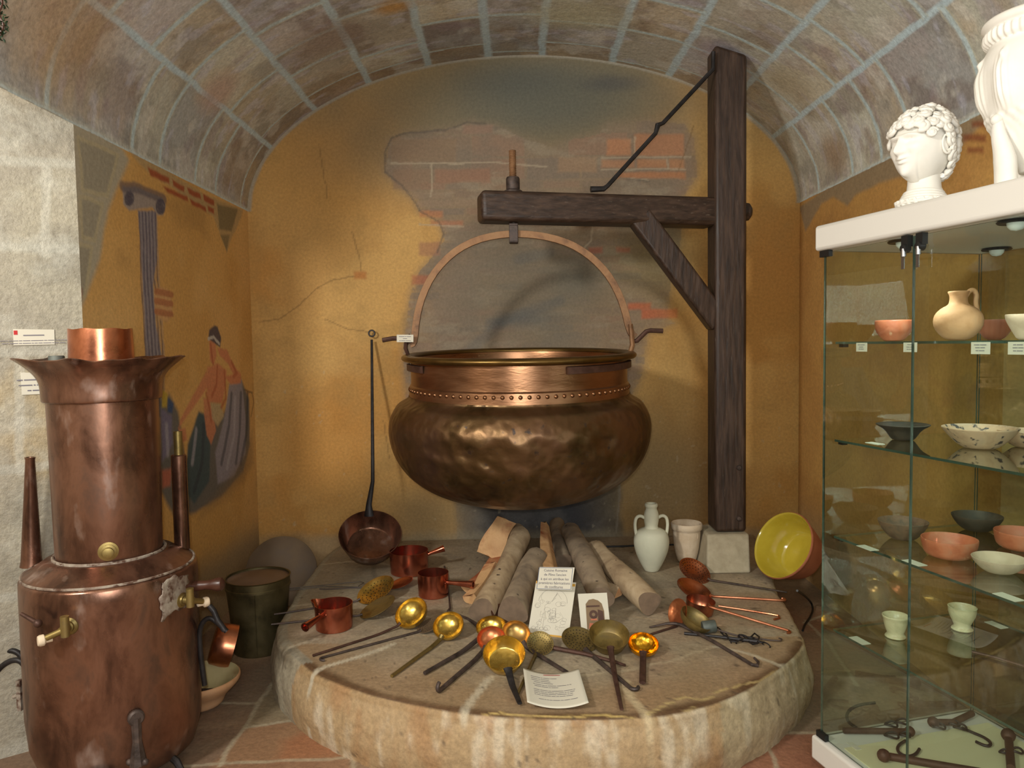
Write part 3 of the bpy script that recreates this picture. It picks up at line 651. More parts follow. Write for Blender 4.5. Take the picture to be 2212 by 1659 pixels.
do = dseg(np.hstack([P[:, :2]]), [tuple(p) for p in O[::6]])
top = P[:, 2] > PT-.02
c.blob(fl2(0, 0) if False else tuple(onz(720, 1245, PT))[:2], (.4, .5), (132, 126, 108), .6, .6)
c.mix((146, 114, 76), (top)*(1-sstep(.12, .42, do+.25*(fbm(P, 3, 80)-.5)))*(P[:, 1] < 3.25)*.6)
st = (1-sstep(.02, .07, do+.06*(fbm(P, 7, 81)-.5)))*(P[:, 1] < 3.2)*(P[:, 2] > PT-.035)
c.mix((88, 62, 38), st*.95)
c.mix((170, 142, 102), side*.8); c.mix((212, 200, 176), side*sstep(.52, .68, fbm(P*np.array([2.5, 2.5, .6]), 6, 83))*.55); c.mix((158, 118, 78), side*sstep(.52, .7, fbm(P*np.array([2, 2, .5]), 5, 84))*.6)
c.mix((170, 160, 130), side*(P[:, 0] > .75)*.5); c.mix((150, 146, 128), (side | (do < .05))*(P[:, 1] > 3.05)*(P[:, 0] < 0)*.7)
def pt3(px, py): p = onz(px, py, PT); return (p.x, p.y, p.z)
def jl(pts, w, col, op_, down=False, soft=None):
    q = [pt3(*p) for p in pts]
    if down: q.append((q[-1][0]*1.01, q[-1][1]-.01, .0))
    w3 = P+.018*np.stack([fbm(P, 9, 5)-.5, fbm(P, 9, 6)-.5, np.zeros(len(P))], 1)
    d = dseg(w3, q); c.mix(col, (1-sstep(w/2, w/2+(soft or w*.7), d))*op_)
lt = (200, 190, 166)
jl([(850, 1392), (809, 1407), (703, 1440), (673, 1454)], .016, lt, .85, True); jl([(690, 1374), (684, 1380), (612, 1403)], .013, lt, .7, True)
jl([(614, 1311), (668, 1305)], .010, lt, .5); jl([(775, 1327), (854, 1334), (930, 1332)], .010, lt, .5); jl([(696, 1219), (752, 1213), (809, 1214), (843, 1221), (900, 1226)], .012, lt, .5)
jl([(809, 1214), (806, 1240), (812, 1250), (795, 1262)], .016, (104, 98, 84), .6); jl([(835, 1290), (905, 1291)], .012, lt, .5); jl([(1060, 1462), (1021, 1510), (1003, 1540)], .020, lt, .65, True)
jl([(1060, 1462), (1000, 1440), (900, 1400), (840, 1395)], .008, (120, 104, 86), .4); jl([(1060, 1461), (1258, 1459), (1353, 1448), (1448, 1427), (1543, 1396)], .010, (188, 172, 142), .5)
jl([(1347, 1470), (1363, 1507), (1391, 1538), (1400, 1550)], .020, (196, 176, 140), .8, True); jl([(1543, 1396), (1619, 1412), (1685, 1437), (1712, 1432)], .013, lt, .6, True)
jl([(1000, 1545), (1080, 1540), (1150, 1546), (1250, 1548), (1300, 1545), (1390, 1550)], .006, (206, 178, 110), .8); jl([(1400, 1542), (1440, 1520), (1480, 1505), (1520, 1512), (1560, 1490), (1640, 1470), (1690, 1440)], .007, (196, 172, 116), .7); jl([(1400, 1548), (1460, 1540), (1500, 1526), (1550, 1528), (1580, 1515)], .006, (196, 172, 116), .7)
jl([(880, 1372), (1010, 1378)], .007, (188, 160, 124), .5); jl([(1350, 1330), (1480, 1345), (1560, 1352)], .007, (188, 160, 124), .3)
c.mix((70, 58, 48), sstep(.76, .80, fbm(P, 30, 93, 3))*.6)
hp = surf('stone_hearth', P, fs, c.c, MS, kind=None)
tag(hp, 'low rounded stone hearth platform under the hanging cauldron', 'hearth')
# ------------------------------------------------------------------ crane
def arc(c, r, a0, a1, n, ax=(1, 0, 0), ay=(0, 0, 1)):
    c = Vector(c); ax = Vector(ax); ay = Vector(ay)
    return [c+ax*(r*math.cos(a0+(a1-a0)*i/n))+ay*(r*math.sin(a0+(a1-a0)*i/n)) for i in range(n+1)]
YP = 4.30                                   # front face of the crane post
ptop = at(1575, 98, YP); pbot = at(1581, 1150, YP)
PXL = at(1546, 700, YP).x; PXR = at(1614, 700, YP).x; PW = .185
pxl = PXR-PW
crane = thing('wooden_crane', 'dark timber crane post with arm and brace, standing on a pale stone block', 'crane', ((pxl+PXR)/2, YP+PW/2, pbot.z))
b = MB(); zt = ptop.z; zb = pbot.z
vs = [V(pxl, YP, zb), V(PXR, YP, zb), V(PXR, YP+PW, zb), V(pxl, YP+PW, zb), V(pxl, YP, zt+.01), V(PXR, YP, zt-.05), V(PXR, YP+PW, zt-.05), V(pxl, YP+PW, zt+.01)]
b.add(vs, [(3, 2, 1, 0), (4, 5, 6, 7), (0, 1, 5, 4), (1, 2, 6, 5), (2, 3, 7, 6), (3, 0, 4, 7)])
b.obj('post', M['wood_dark'], crane, bevel=.022)
bt = at(1040, 410, 4.06); bb = at(1040, 468, 4.06); rt = at(1560, 420, YP-.01)
AX0, AY0 = bt.x, 4.04; AX1 = pxl+.03; AY1 = YP+.02
dirb = V(AX1-AX0, AY1-AY0, 0).normalized(); side_ = V(-dirb.y, dirb.x, 0)
za = bt.z; hb = za-bb.z+.02; zr = rt.z-.005
dep = .17
b = MB(); p0 = V(AX0, AY0, za); p1 = V(AX1, AY1, zr)
vs = []
for p in (p0, p1):
    for q in (V(0, 0, -hb), V(0, 0, -hb)+side_*dep, side_*dep, V(0, 0, 0)): vs.append(p+q)
b.add(vs, [(0, 1, 2, 3), (7, 6, 5, 4), (0, 4, 5, 1), (1, 5, 6, 2), (2, 6, 7, 3), (3, 7, 4, 0)])
b.obj('arm', M['wood_dark_h'], crane, bevel=.026)
# brace from the arm down to the post
q0 = at(1388, 470, 4.23); q1 = at(1552, 690, YP+.02)
dd = (q1-q0).normalized(); nn = V(0, 1, 0); pp = dd.cross(nn).normalized(); q0 = q0-dd*.02; q1 = q1+dd*.03
b = MB(); vs = []
for p in (q0, q1):
    for s1, s2 in ((-1, 0), (1, 0), (1, 1), (-1, 1)): vs.append(p+pp*(.066*s1)+nn*(.12*s2))
b.add(vs, [(0, 1, 2, 3), (7, 6, 5, 4), (0, 4, 5, 1), (1, 5, 6, 2), (2, 6, 7, 3), (3, 7, 4, 0)])
b.obj('brace', M['wood_dark'], crane, bevel=.016)
b = MB(); Yt = 4.28
pts = [at(1541, 112, Yt), at(1540, 150, Yt), at(1432, 266, 4.24), at(1421, 270, 4.23), at(1416, 288, 4.23), at(1312, 402, 4.17), at(1304, 408, 4.17), at(1276, 409, 4.16)]
b.tube(pts, [.012, .012, .012, .016, .012, .012, .016, .018], 8)
b.obj('tie_rod', M['iron_black'], crane)
b = MB(); c_ = V(PXR+.0, YP+.09, (za+zr)/2-hb/2)
b.lathe([(.0001, .052), (.03, .05), (.05, .035), (.055, 0), (.055, -.01)], 20, Matrix.Translation(c_) @ Matrix.Rotation(math.pi/2, 4, 'Y'))
b.obj('tenon_end', M['wood_dark'], crane)
b = MB(); cb = at(1596, 1120, YP)
b.lathe([(.0001, .014), (.012, .012), (.016, .004), (.016, -.004)], 12, Matrix.Translation(cb) @ Matrix.Rotation(math.pi/2, 4, 'X'))
b.obj('bolt', M['iron'], crane)
b = MB(); cb = at(1596, 1010, YP)
b.lathe([(.0001, .012), (.012, .012), (.016, .004), (.016, -.004)], 12, Matrix.Translation(cb) @ Matrix.Rotation(math.pi/2, 4, 'X'))
b.obj('bolt', M['iron'], crane)
YC = 4.16                                   # the cauldron's axis
sc0 = at(1108, 405, YC); scx = sc0.x; zarm = za-.002
b = MB(); n = 60; zt_ = at(1108, 325, YC).z
prof = [(.0001, zt_), (.017, zt_)]
zz = zt_
while zz > zarm+.09: prof += [(.021, zz-.003), (.017, zz-.009)]; zz -= .0095
prof += [(.019, zarm-.04)]
b.lathe(prof, 16, Matrix.Translation((scx, YC, 0)))
scr = b.obj('hanging_screw', M['rust'], crane)
b = MB(); b.lathe([(.02, zarm+.085), (.034, zarm+.088), (.038, zarm+.08), (.038, zarm+.025), (.036, zarm+.02), (.052, zarm+.012), (.054, zarm), (.02, zarm)], 20, Matrix.Translation((scx, YC, 0)))
b.obj('nut', M['iron'], scr)
b = MB(); zl = at(1108, 480, YC).z; zc = at(1108, 524, YC).z
b.lathe([(.018, zarm-hb+.02), (.021, zl-.02), (.024, zl-.04)], 10, Matrix.Translation((scx, YC, 0)))
b.box((scx, YC-.03, (zl+zc)/2-.01), (.05, .014, .09)); b.box((scx, YC+.03, (zl+zc)/2-.01), (.05, .014, .09)); b.box((scx, YC, zc+.004), (.05, .07, .016)); b.box((scx, YC, zl-.018), (.05, .07, .016))
b.obj('hook_clamp', M['iron'], scr, bevel=.004)
# ------------------------------------------------------------------ cauldron
mpp = YC/FPX
ccx = at(1121, 800, YC).x
zof = lambda y: at(1121, y, YC).z
cz = zof(765)
caul = thing('cauldron', 'huge dented copper cauldron with riveted neck, hanging from the timber crane', 'cauldron', (ccx, YC, zof(1090)))
TILT = Matrix.Translation((ccx, YC, cz)) @ Matrix.Rotation(math.radians(2.0), 4, 'X')
def zl_(y): return zof(y)-cz
body = [(262, 866), (270, 878), (277, 891), (281, 905), (282.5, 920), (281, 938), (277, 957), (269, 978), (256, 1000), (238, 1020), (212, 1040), (180, 1056), (140, 1069), (95, 1079), (50, 1084), (1, 1086)]
rs2 = np.random.RandomState(5)
dn = [(rs2.uniform(-2.3, -.85), rs2.uniform(-.66, -.40), rs2.uniform(.018, .05), rs2.uniform(.003, .010)) for _ in range(130)]
def dent(p, a, r, z):
    if r < .3: return p
    aa = (a+math.pi) % (2*math.pi)-math.pi; d = 0
    for (da, dz, dr, dd_) in dn:
        q = ((aa-da)*r)**2+(z-dz)**2
        if q < dr*dr*4: d += dd_*math.exp(-q/(dr*dr))
    d += .010*math.exp(-(((aa+1.75)*r)**2/.0012+(z+.47)**2/.01))
    d = min(d, .018); f = 1-d/max(r, .1); return V(p.x*f, p.y*f, p.z)
prof = [(248*mpp-.01, zl_(800)), ]
def smooth_prof(pts, k=3):
    pts = [np.array(p, float) for p in pts]
    for _ in range(k):
        q = [pts[0]]
        for a, b_ in zip(pts[:-1], pts[1:]): q += [a*.75+b_*.25, a*.25+b_*.75]
        q.append(pts[-1]); pts = q
    return [tuple(p) for p in pts]
outer = smooth_prof([((237.5)*mpp, zl_(848)), (239*mpp, zl_(853)), (250*mpp, zl_(860))]+[(r*mpp, zl_(y)) for r, y in body], 3)
outer[-1] = (.0005, outer[-1][1])
b = MB(); b.lathe(outer, 220, TILT, fn=dent)
b.obj('body', M['cauldron'], caul, smooth=80)
b = MB()
nk = [(226*mpp, zl_(770)), (231*mpp, zl_(772)), (232*mpp, zl_(790)), (231.5*mpp, zl_(815)), (232*mpp, zl_(824)), (235*mpp, zl_(827)), (237*mpp, zl_(851)), (239.5*mpp, zl_(852.5)), (239.5*mpp, zl_(854)), (236*mpp, zl_(858)), (230*mpp, zl_(850)), (226*mpp, zl_(820)), (225*mpp, zl_(775)), (226*mpp, zl_(770))]
b.lathe(nk, 96, TILT); inn = [(r*mpp-.035, zl_(y)+.01) for r, y in body]; inn[-1] = (.0005, inn[-1][1]+.01); b.lathe([(226*mpp, zl_(852))]+inn, 64, TILT)
neck = b.obj('neck', M['cauldron_neck'], caul, smooth=30)
b = MB()
rim = []
for i in range(15):
    a = math.pi*2*i/14; rim.append((240*mpp+.030*math.cos(a), zl_(768)+.019*math.sin(a)))
b.lathe(rim, 120, TILT); b.obj('rim', M['cauldron_rim'], caul, smooth=60)
# rivets, one mesh shared
rv = None
NR = 88
for k in range(NR):
    a = 2*math.pi*k/NR; rr = 235.5*mpp
    p = TILT @ V(rr*math.cos(a), rr*math.sin(a), zl_(834)); nrm_ = (TILT.to_3x3() @ V(math.cos(a), math.sin(a), 0)).normalized()
    if math.sin(a) > .35: continue
    if rv is None:
        b = MB(); b.lathe([(.0001, .0075), (.006, .006), (.0105, .002), (.0115, -.002)], 10)
        me_o = b.obj('rivet', M['cauldron_neck'], None, origin=(0, 0, 0), smooth=60); rv = me_o; o = rv
    else:
        o = rv.copy(); scene.collection.objects.link(o)
    o.parent = neck; bm_ = basis(p-ORG[caul.name], nrm_); o.matrix_local = bm_; ORG[o.name] = ORG[caul.name]
# lugs, pivots, bail
rimz = lambda a, dz=0: TILT @ V(242*mpp*math.cos(a), 242*mpp*math.sin(a), zl_(768)+dz)
YB0 = YC
L0 = at(884, 742, YB0); R0_ = at(1366, 728, YB0)
apx = [(886, 744), (893, 742), (896, 728), (898, 705), (903, 672), (914, 635), (932, 598), (958, 565), (990, 538), (1028, 519), (1068, 509), (1108, 505), (1150, 507), (1192, 514), (1232, 527), (1266, 547), (1296, 573), (1320, 603), (1338, 638), (1350, 672), (1356, 700), (1364, 722), (1372, 728)]
pts = [at(x, y, YB0) for x, y in apx]
q = [pts[0]]
for a_, b_ in zip(pts[:-1], pts[1:]): q += [a_*.75+b_*.25, a_*.25+b_*.75]
q.append(pts[-1])
b = MB(); vs = []; fs_ = []
for i, p in enumerate(q):
    t = (q[min(i+1, len(q)-1)]-q[max(i-1, 0)]).normalized(); o_ = V(0, 1, 0).cross(t).normalized()
    w_ = .019
    for s1, s2 in ((-1, -1), (1, -1), (1, 1), (-1, 1)): vs.append(p+o_*(w_*s1)+V(0, 1, 0)*(.012*s2))
for i in range(len(q)-1):
    for k in range(4): fs_.append((i*4+k, i*4+(k+1) % 4, i*4+4+(k+1) % 4, i*4+4+k))
fs_ += [(3, 2, 1, 0), tuple(4*(len(q)-1)+k for k in range(4))]
b.add(vs, fs_); b.obj('bail_handle', M['rust'], caul, bevel=.004)
for nm, x0_, pl in (('l', 884, [(826, 735), (848, 731), (880, 731), (886, 742)]), ('r', 1370, [(1432, 715), (1405, 714), (1396, 716), (1376, 736), (1366, 738)])):
    b = MB(); b.tube([at(x, y, YB0-.02) for x, y in pl], .013, 8); b.obj('pivot_hook', M['iron_brown'], caul)
b = MB()
lx = [(886, 722), (878, 736), (876, 752), (882, 768)]; b.tube([at(x, y, YB0-.02) for x, y in lx], [.012, .02, .02, .016], 8, flat=.6, up=V(1, 0, 0)); b.obj('lug', M['iron_brown'], caul)
b = MB(); rx = [(1362, 700), (1364, 720), (1366, 745), (1360, 768), (1352, 785)]; b.tube([at(x, y, YB0-.03) for x, y in rx], [.018, .02, .02, .022, .02], 8, flat=.7, up=V(1, 0, 0)); b.obj('lug', M['rust'], caul)
def strap(a0, a1, nm):
    b = MB(); n_ = 16; vs = []; fs_ = []
    for i in range(n_+1):
        a = math.radians(a0+(a1-a0)*i/n_)
        for rr, zz in ((234*mpp, zl_(779)), (234*mpp+.016, zl_(780)), (234*mpp+.016, zl_(793)), (234*mpp, zl_(794))): vs.append(TILT @ V(rr*math.cos(a), rr*math.sin(a), zz))
    for i in range(n_):
        for k in range(4): fs_.append((i*4+k, i*4+(k+1) % 4, i*4+4+(k+1) % 4, i*4+4+k))
    fs_ += [(3, 2, 1, 0), tuple(4*n_+k for k in range(4))]
    b.add(vs, fs_); b.obj('strap', M['iron_brown'], caul)
strap(-68, -6, 's'); strap(-172, -145, 's')
# card on the hook
def card(name, label, cat, corners, text=None, size=.01, col='ink', th=.002, mat='paper', rows_=None, border=None):
    """a flat sheet through four corner points (bottom-left, bottom-right, top-right, top-left) with lettering as child meshes"""
    P4 = [Vector(p) for p in corners]; n0 = (P4[2]-P4[0]).cross(P4[3]-P4[1]).normalized(); cc_ = (P4[0]+P4[1]+P4[2]+P4[3])/4
    bl, br, tr, tl = [p-n0*n0.dot(p-cc_) for p in P4]
    ex = (br-bl); w = ex.length; ex.normalize(); ey = (tl-bl); h = ey.length; n_ = ex.cross(ey).normalized(); ey = n_.cross(ex)
    if n_.dot(EYE-bl) < 0: n_ = -n_
    T = Matrix(((ex.x, ey.x, n_.x, bl.x), (ex.y, ey.y, n_.y, bl.y), (ex.z, ey.z, n_.z, bl.z), (0, 0, 0, 1)))
    b = MB(); p4 = [bl, br, tr, tl]; b.add([p-n_*th for p in p4]+p4, [(3, 2, 1, 0), (4, 5, 6, 7), (0, 1, 5, 4), (1, 2, 6, 5), (2, 3, 7, 6), (3, 0, 4, 7)])
    o = b.obj(name, M[mat]); tag(o, label, cat)
    return o, T, w, h
def bars(lines, put, mat, parent, name, centre=True):
    """print too small to read: one short dash per word"""
    b = MB()
    for st, x, y, sz in lines:
        ws = [len(w_)*sz*.46 for w_ in st.split()]; tot = sum(ws)+sz*.3*(len(ws)-1); cx = x-tot/2 if centre else x
        for w_ in ws:
            b.add([put(cx, y+sz*.1), put(cx+w_, y+sz*.1), put(cx+w_, y+sz*.42), put(cx, y+sz*.42)], [(0, 1, 2, 3)]); cx += w_+sz*.3
    return b.obj(name, M[mat], parent, smooth=0, weld=False)
def text_on(parent, T, lines, mat, name='lettering', depth=.0002, align='CENTER', small=False):
    """lines: (string, x, y, size) in the sheet's own metres; becomes one mesh of letters"""
    if small: return bars(lines, lambda x, y: T @ V(x, y, .0014), mat, parent, name)
    vs = []; fs_ = []
    for st, x, y, sz in lines:
        cu = bpy.data.curves.new('t', 'FONT'); cu.body = st; cu.size = sz; cu.align_x = align; cu.extrude = depth; cu.resolution_u = 2
        ob = bpy.data.objects.new('t', cu); me = ob.to_mesh()
        b0 = len(vs)
        for v in me.vertices: vs.append(T @ V(v.co.x+x, v.co.y+y, v.co.z+.0012))
        for f in me.polygons: fs_.append(tuple(b0+i for i in f.vertices))
        ob.to_mesh_clear(); bpy.data.objects.remove(ob); bpy.data.curves.remove(cu)
    b = MB(); b.add(vs, fs_); return b.obj(name, M[mat], parent, smooth=0, weld=False)
YK = YB0-.05
o, T, w, h = card('label_card', 'small white label card tied to the left hook of the cauldron', 'label', [at(857, 739, YK), at(893, 739, YK), at(893, 723, YK), at(857, 723, YK)])
text_on(o, T, [('Chaudron du XVIIIe', w/2, h*.68, .0085), ('siècle', w/2, h*.42, .0085), ('en cuivre martelé', w/2, h*.14, .0085)], 'ink', small=True)
# ------------------------------------------------------------------ pans and ladles
def obj_pose(px, py, a, ratio, ang, d):
    Rr = ray(px, py); C = EYE+Rr*(d/Rr.dot(F)); v = (C-EYE).normalized()
    rr = (R-v*R.dot(v)).normalized(); uu = (U-v*U.dot(v)).normalized()
    an = math.radians(ang); m = rr*math.cos(an)+uu*math.sin(an); p = -rr*math.sin(an)+uu*math.cos(an)
    n = (-v*ratio+p*math.sqrt(max(0, 1-ratio*ratio))).normalized()
    return C, a*d/FPX*1.0, n, m
def prof_of(kind, r):
    if kind == 'hemi': pts = [(r*math.sin(t), -r*.72*math.cos(t)) for t in [math.pi/2*i/12 for i in range(13)]]
    elif kind == 'bowl': pts = [(0, -.52*r), (.35*r, -.52*r), (.62*r, -.46*r), (.82*r, -.30*r), (.95*r, -.12*r), (r, 0)]
    elif kind == 'pan': pts = [(0, -.62*r), (.72*r, -.62*r), (.78*r, -.58*r), (.90*r, -.28*r), (1.0*r, 0)]
    elif kind == 'deep': pts = [(0, -.95*r), (.8*r, -.95*r), (.92*r, -.85*r), (.98*r, -.4*r), (1.0*r, 0)]
    elif kind == 'flat': pts = [(0, -.14*r), (.5*r, -.12*r), (.85*r, -.05*r), (r, 0)]
    elif kind == 'dish': pts = [(0, -.30*r), (.45*r, -.27*r), (.8*r, -.14*r), (r, 0)]
    pts[0] = (.0005, pts[0][1]); return pts
def bowl_mesh(kind, r, T, th=.0022, seg=48, holes=0):
    p = prof_of(kind, r); out = [(a+(th if a > .01 else 0), z-th) for a, z in p]
    b = MB(); b.lathe(p+[(r+th, 0)]+list(reversed(out)), seg, T, 0)
    if holes:
        rsx = [r*.2*k for k in range(1, 5)] if holes == 1 else [r*.42, r*.6, r*.78, r*.92]
        for rk in rsx:
            n_ = max(6, int(rk*2*math.pi/(r*.19)))
            for k in range(n_):
                a = 2*math.pi*k/n_; z = np.interp(rk, [q_[0] for q_ in p], [q_[1] for q_ in p])+.0012
                b.disc(r*.035, 0, 6, T @ Matrix.Translation((rk*math.cos(a), rk*math.sin(a), z)), 1)
    return b, min((T @ V(a*math.cos(t), a*math.sin(t), z)).z for a, z in out for t in [k*math.pi/8 for k in range(16)])
def handle_pts(p0, p1, sag=.0, hook=0, n=10):
    pts = []
    for i in range(n+1):
        t = i/n; p = p0.lerp(p1, t); p = p+V(0, 0, -sag*math.sin(math.pi*t)); pts.append(p)
    return pts
def spoon(name, label, cat, px, py, a, ratio, ang, kind, mat, hend, hmat='iron', hr=(.008, .006), flat=1.0, hook=0, group=None, zrest=PT, holes=0, hlift=.006, sag=.012, d=None, hname='handle', seg=48, via=None, eye=True, attach=None):
    """bowl posed so its opening shows as the ellipse seen, resting at zrest; the handle runs from the rim to hend=(px,py) on the platform"""
    if d is None:
        lo, hi = 2.2, 6.0
        for _ in range(40):
            mid = (lo+hi)/2; C, r, n, m = obj_pose(px, py, a, ratio, ang, mid)
            T = basis(C, n, m); _b, mz = bowl_mesh(kind, r, T, seg=16)
            if mz > zrest: lo = mid
            else: hi = mid
        d = lo
    C, r, n, m = obj_pose(px, py, a, ratio, ang, d); T = basis(C, n, m)
    t = thing(name, label, cat, (C.x, C.y, zrest), group)
    b, mz = bowl_mesh(kind, r, T, seg=seg, holes=holes)
    b.obj('bowl' if kind not in ('flat',) else 'disc', [M[mat], M['black']], t, smooth=50)
    if hend:
        e = onz(hend[0], hend[1], zrest+hlift) if len(hend) == 2 else Vector(hend)
        dirh = e-C if attach is None else (onz(attach[0], attach[1], C.z)-C); dirh = (dirh-n*dirh.dot(n)).normalized()
        s0 = C+dirh*(r*.96)+n*.001; s1 = C+dirh*(r*1.12)
        pts = [s0-dirh*.008, s1]
        base = s1
        if via: 
            for vv_ in via: pts.append(onz(vv_[0], vv_[1], zrest+hlift+.01)); base = pts[-1]
        pts += handle_pts(base, e, sag)[1:]
        pts = [V(q_.x, q_.y, max(q_.z, zrest+hr[0]*.9)) for q_ in pts]
        if hook:
            td = (pts[-1]-pts[-3]).normalized(); sd = V(0, 0, 1) if abs(hook) == 2 else td.cross(V(0, 0, 1)).normalized()*(1 if hook > 0 else -1)
            rr = .016
            cc = pts[-1]+sd*rr
            for k in range(1, 7): 
                an = math.pi*.95*k/6; pts.append(cc-sd*(rr*math.cos(an))+td*(rr*math.sin(an)))
        rad = [hr[0]+(hr[1]-hr[0])*i/(len(pts)-1) for i in range(len(pts))]; rad[0] = hr[0]*1.3
        hb_ = MB(); hb_.tube(pts, rad, 8, flat=flat, up=V(0, 0, 1) if flat != 1.0 else None); hb_.obj(hname, M[hmat], t)
    return t, C, r, n, d
SG = 'ladles and skimmers laid out on the hearth'
spoon('ladle', 'shiny brass ladle left of the other brass bowls, handle pointing down left', 'ladle', 968, 1350, 33, .80, 20, 'hemi', 'brass', (846, 1462), 'brass_dull', (.010, .007), group=SG)
spoon('ladle', 'dented brass ladle with black outside, behind a long thin copper handle', 'ladle', 887, 1322, 36, .72, 38, 'hemi', 'brass', (676, 1416), 'iron_brown', (.006, .006), group=SG)
spoon('skimmer', 'dark perforated skimmer half hidden under the dented brass ladle', 'skimmer', 926, 1350, 26, .45, 25, 'flat', 'disc', (697, 1420), 'iron', (.006, .005), hook=-1, holes=1, group=SG)
spoon('skimmer', 'yellow brass perforated skimmer behind the spouted copper saucepan', 'skimmer', 811, 1273, 42, .52, 30, 'dish', 'brass', (592, 1327), 'iron', (.005, .005), holes=1, group=SG)
spoon('skimmer', 'thin flat brass skimmer just below the yellow perforated skimmer', 'skimmer', 815, 1310, 40, .36, 28, 'flat', 'brass_dull', (586, 1349), 'iron', (.005, .005), group=SG, hlift=.004)
spoon('ladle', 'flat copper skimmer disc partly hidden behind the perforated brass skimmer', 'ladle', 866, 1258, 26, .35, 20, 'flat', 'copper', (690, 1272), 'iron', (.003, .003), group=SG)
spoon('ladle', 'yellow brass ladle behind the small orange copper ladle, dark thick handle', 'ladle', 1061, 1353, 32, .68, 5, 'hemi', 'brass', (917, 1456), 'iron', (.011, .008), group=SG)
spoon('skimmer', 'oval brown copper skimmer behind the brass ladles, leaning on a log', 'skimmer', 1090, 1331, 32, .62, -38, 'flat', 'copper_old', None, group=SG)
spoon('ladle', 'pale gold round ladle right of the orange copper ladle', 'ladle', 1115, 1367, 30, .84, -15, 'hemi', 'brass_pale', (1226, 1455), 'iron', (.010, .008), group=SG)
spoon('ladle', 'small orange copper ladle in the middle of the brass bowls', 'ladle', 1061, 1378, 30, .80, 5, 'hemi', 'copper_pink', (950, 1493), 'iron', (.010, .008), hook=2, group=SG)
t_, C_, r_, n_, d_ = spoon('skillet', 'deep golden brass skillet with flat bottom, nearest of the brass bowls', 'pan', 1089, 1411, 45, .80, 3, 'pan', 'brass', (1123, 1524), 'iron_black', (.015, .009), flat=.5, group=SG)
spoon('skimmer', 'olive brass skimmer with ring of holes, right of the pale gold ladle', 'skimmer', 1167, 1389, 28, .85, -10, 'dish', 'brass_dull', (1117, 1503), 'brass_dull', (.009, .006), holes=2, group=SG)
spoon('skimmer', 'wide flat brass skimmer with holes, in front of the white panel', 'skimmer', 1252, 1381, 38, .66, -14, 'flat', 'brass_dull', (1362, 1488), 'iron', (.010, .007), hook=-1, holes=1, group=SG)
spoon('skillet', 'dull tarnished brass skillet with long brown handle, covering the photo card', 'pan', 1316, 1370, 43, .70, -4, 'pan', 'brass_dull', (1343, 1536), 'iron_brown', (.013, .007), flat=.6, group=SG)
spoon('ladle', 'bright golden ladle with short wide handle, right end of the front bowls', 'ladle', 1390, 1389, 32, .68, -4, 'hemi', 'brass_bright', (1388, 1478), 'iron_brown', (.013, .013), flat=.5, group=SG)
spoon('ladle', 'small copper ladle standing on edge, right of the large split logs', 'ladle', 1463, 1322, 28, .66, 75, 'dish', 'copper_pink', (1406, 1370), 'iron_brown', (.006, .005), group=SG)
spoon('skimmer', 'copper perforated skimmer with long iron handle, in front of the stone block', 'skimmer', 1501, 1232, 35, .62, -32, 'dish', 'copper', (1700, 1280), 'iron', (.009, .008), holes=2, flat=.6, group=SG)
spoon('ladle', 'flat copper ladle below the perforated copper skimmer, copper handle', 'ladle', 1500, 1272, 38, .46, -25, 'dish', 'copper', (1690, 1297), 'copper', (.006, .006), hook=-1, group=SG, sag=.0)
spoon('ladle', 'dark brass ladle tucked under the small copper pan at right', 'ladle', 1506, 1334, 36, .42, -33, 'hemi', 'brass_dull', (1680, 1384), 'iron', (.004, .003), hook=-1, group=SG)
# saucepans standing level
def saucepan(label, px, pyb, wpx, hpx, mat, hdl, spout=None, hmat=None, name='saucepan', hr=(.012, .021), hollow=True, ztop=.78):
    f = onz(px, pyb, PT); r = .5*wpx*(f.y*1.03)/FPX; c = V(f.x*(1+r/f.y), f.y+r*.95, PT); hh = hpx*c.y/FPX*.98
    t = thing(name, label, 'saucepan', c, 'copper saucepans on the hearth')
    p = [(.0005, .002), (r*.93, .002), (r*.97, .008), (r, hh*.5), (r*1.0, hh), (r*1.02, hh), (r*1.02, hh-.002), (r*1.012, hh*.5), (r*.985, .004), (r*.94, -.0005+.0006), (.0005, .0006)]
    def fn(q_, a, rr_, z_):
        if spout is None or z_ < hh*.45 or rr_ < r*.5: return q_
        da = (a-spout+math.pi) % (2*math.pi)-math.pi; k = math.exp(-(da/.26)**2)*(z_-hh*.45)/(hh*.55)
        return V(q_.x*(1+.42*k), q_.y*(1+.42*k), q_.z+.004*k)
    b = MB(); b.lathe(p, 64, Matrix.Translation(c), fn=fn); b.obj('bowl', M[mat], t, smooth=40)
    an, L_, rise = hdl; dh = V(math.cos(an), math.sin(an), 0); s = c+dh*r+V(0, 0, hh*ztop)
    e = s+dh*L_+V(0, 0, rise)
    b = MB()
    ring = [(.006, 0), (hr[0], .0), (hr[0]*.9, L_*.2), (hr[1]*.9, L_*.9), (hr[1], L_), (hr[1]*.7, L_), (hr[1]*.6, L_*.8), (.001, L_*.8)]
    b.lathe(ring, 16, basis(s, (e-s)))
    hdo = b.obj('handle', M[hmat or mat], t, smooth=40)
    for sgn in (-1, 1):
        b = MB(); pa = an+sgn*.22; b.ball(c+V(math.cos(pa)*r*1.01, math.sin(pa)*r*1.01, hh*ztop), .005, 8, 6); b.obj('rivet', M[mat], t)
    return t, c, r, hh
saucepan('spouted copper saucepan with round open handle, left side of the hearth', 723, 1370, 80, 56, 'copper_red', (math.radians(-112), .13, -.012), spout=math.radians(160))
saucepan('red copper saucepan with flared handle pointing up right, rearmost of the saucepans', 885, 1248, 82, 50, 'copper_red', (math.radians(8), .10, .03), spout=None)
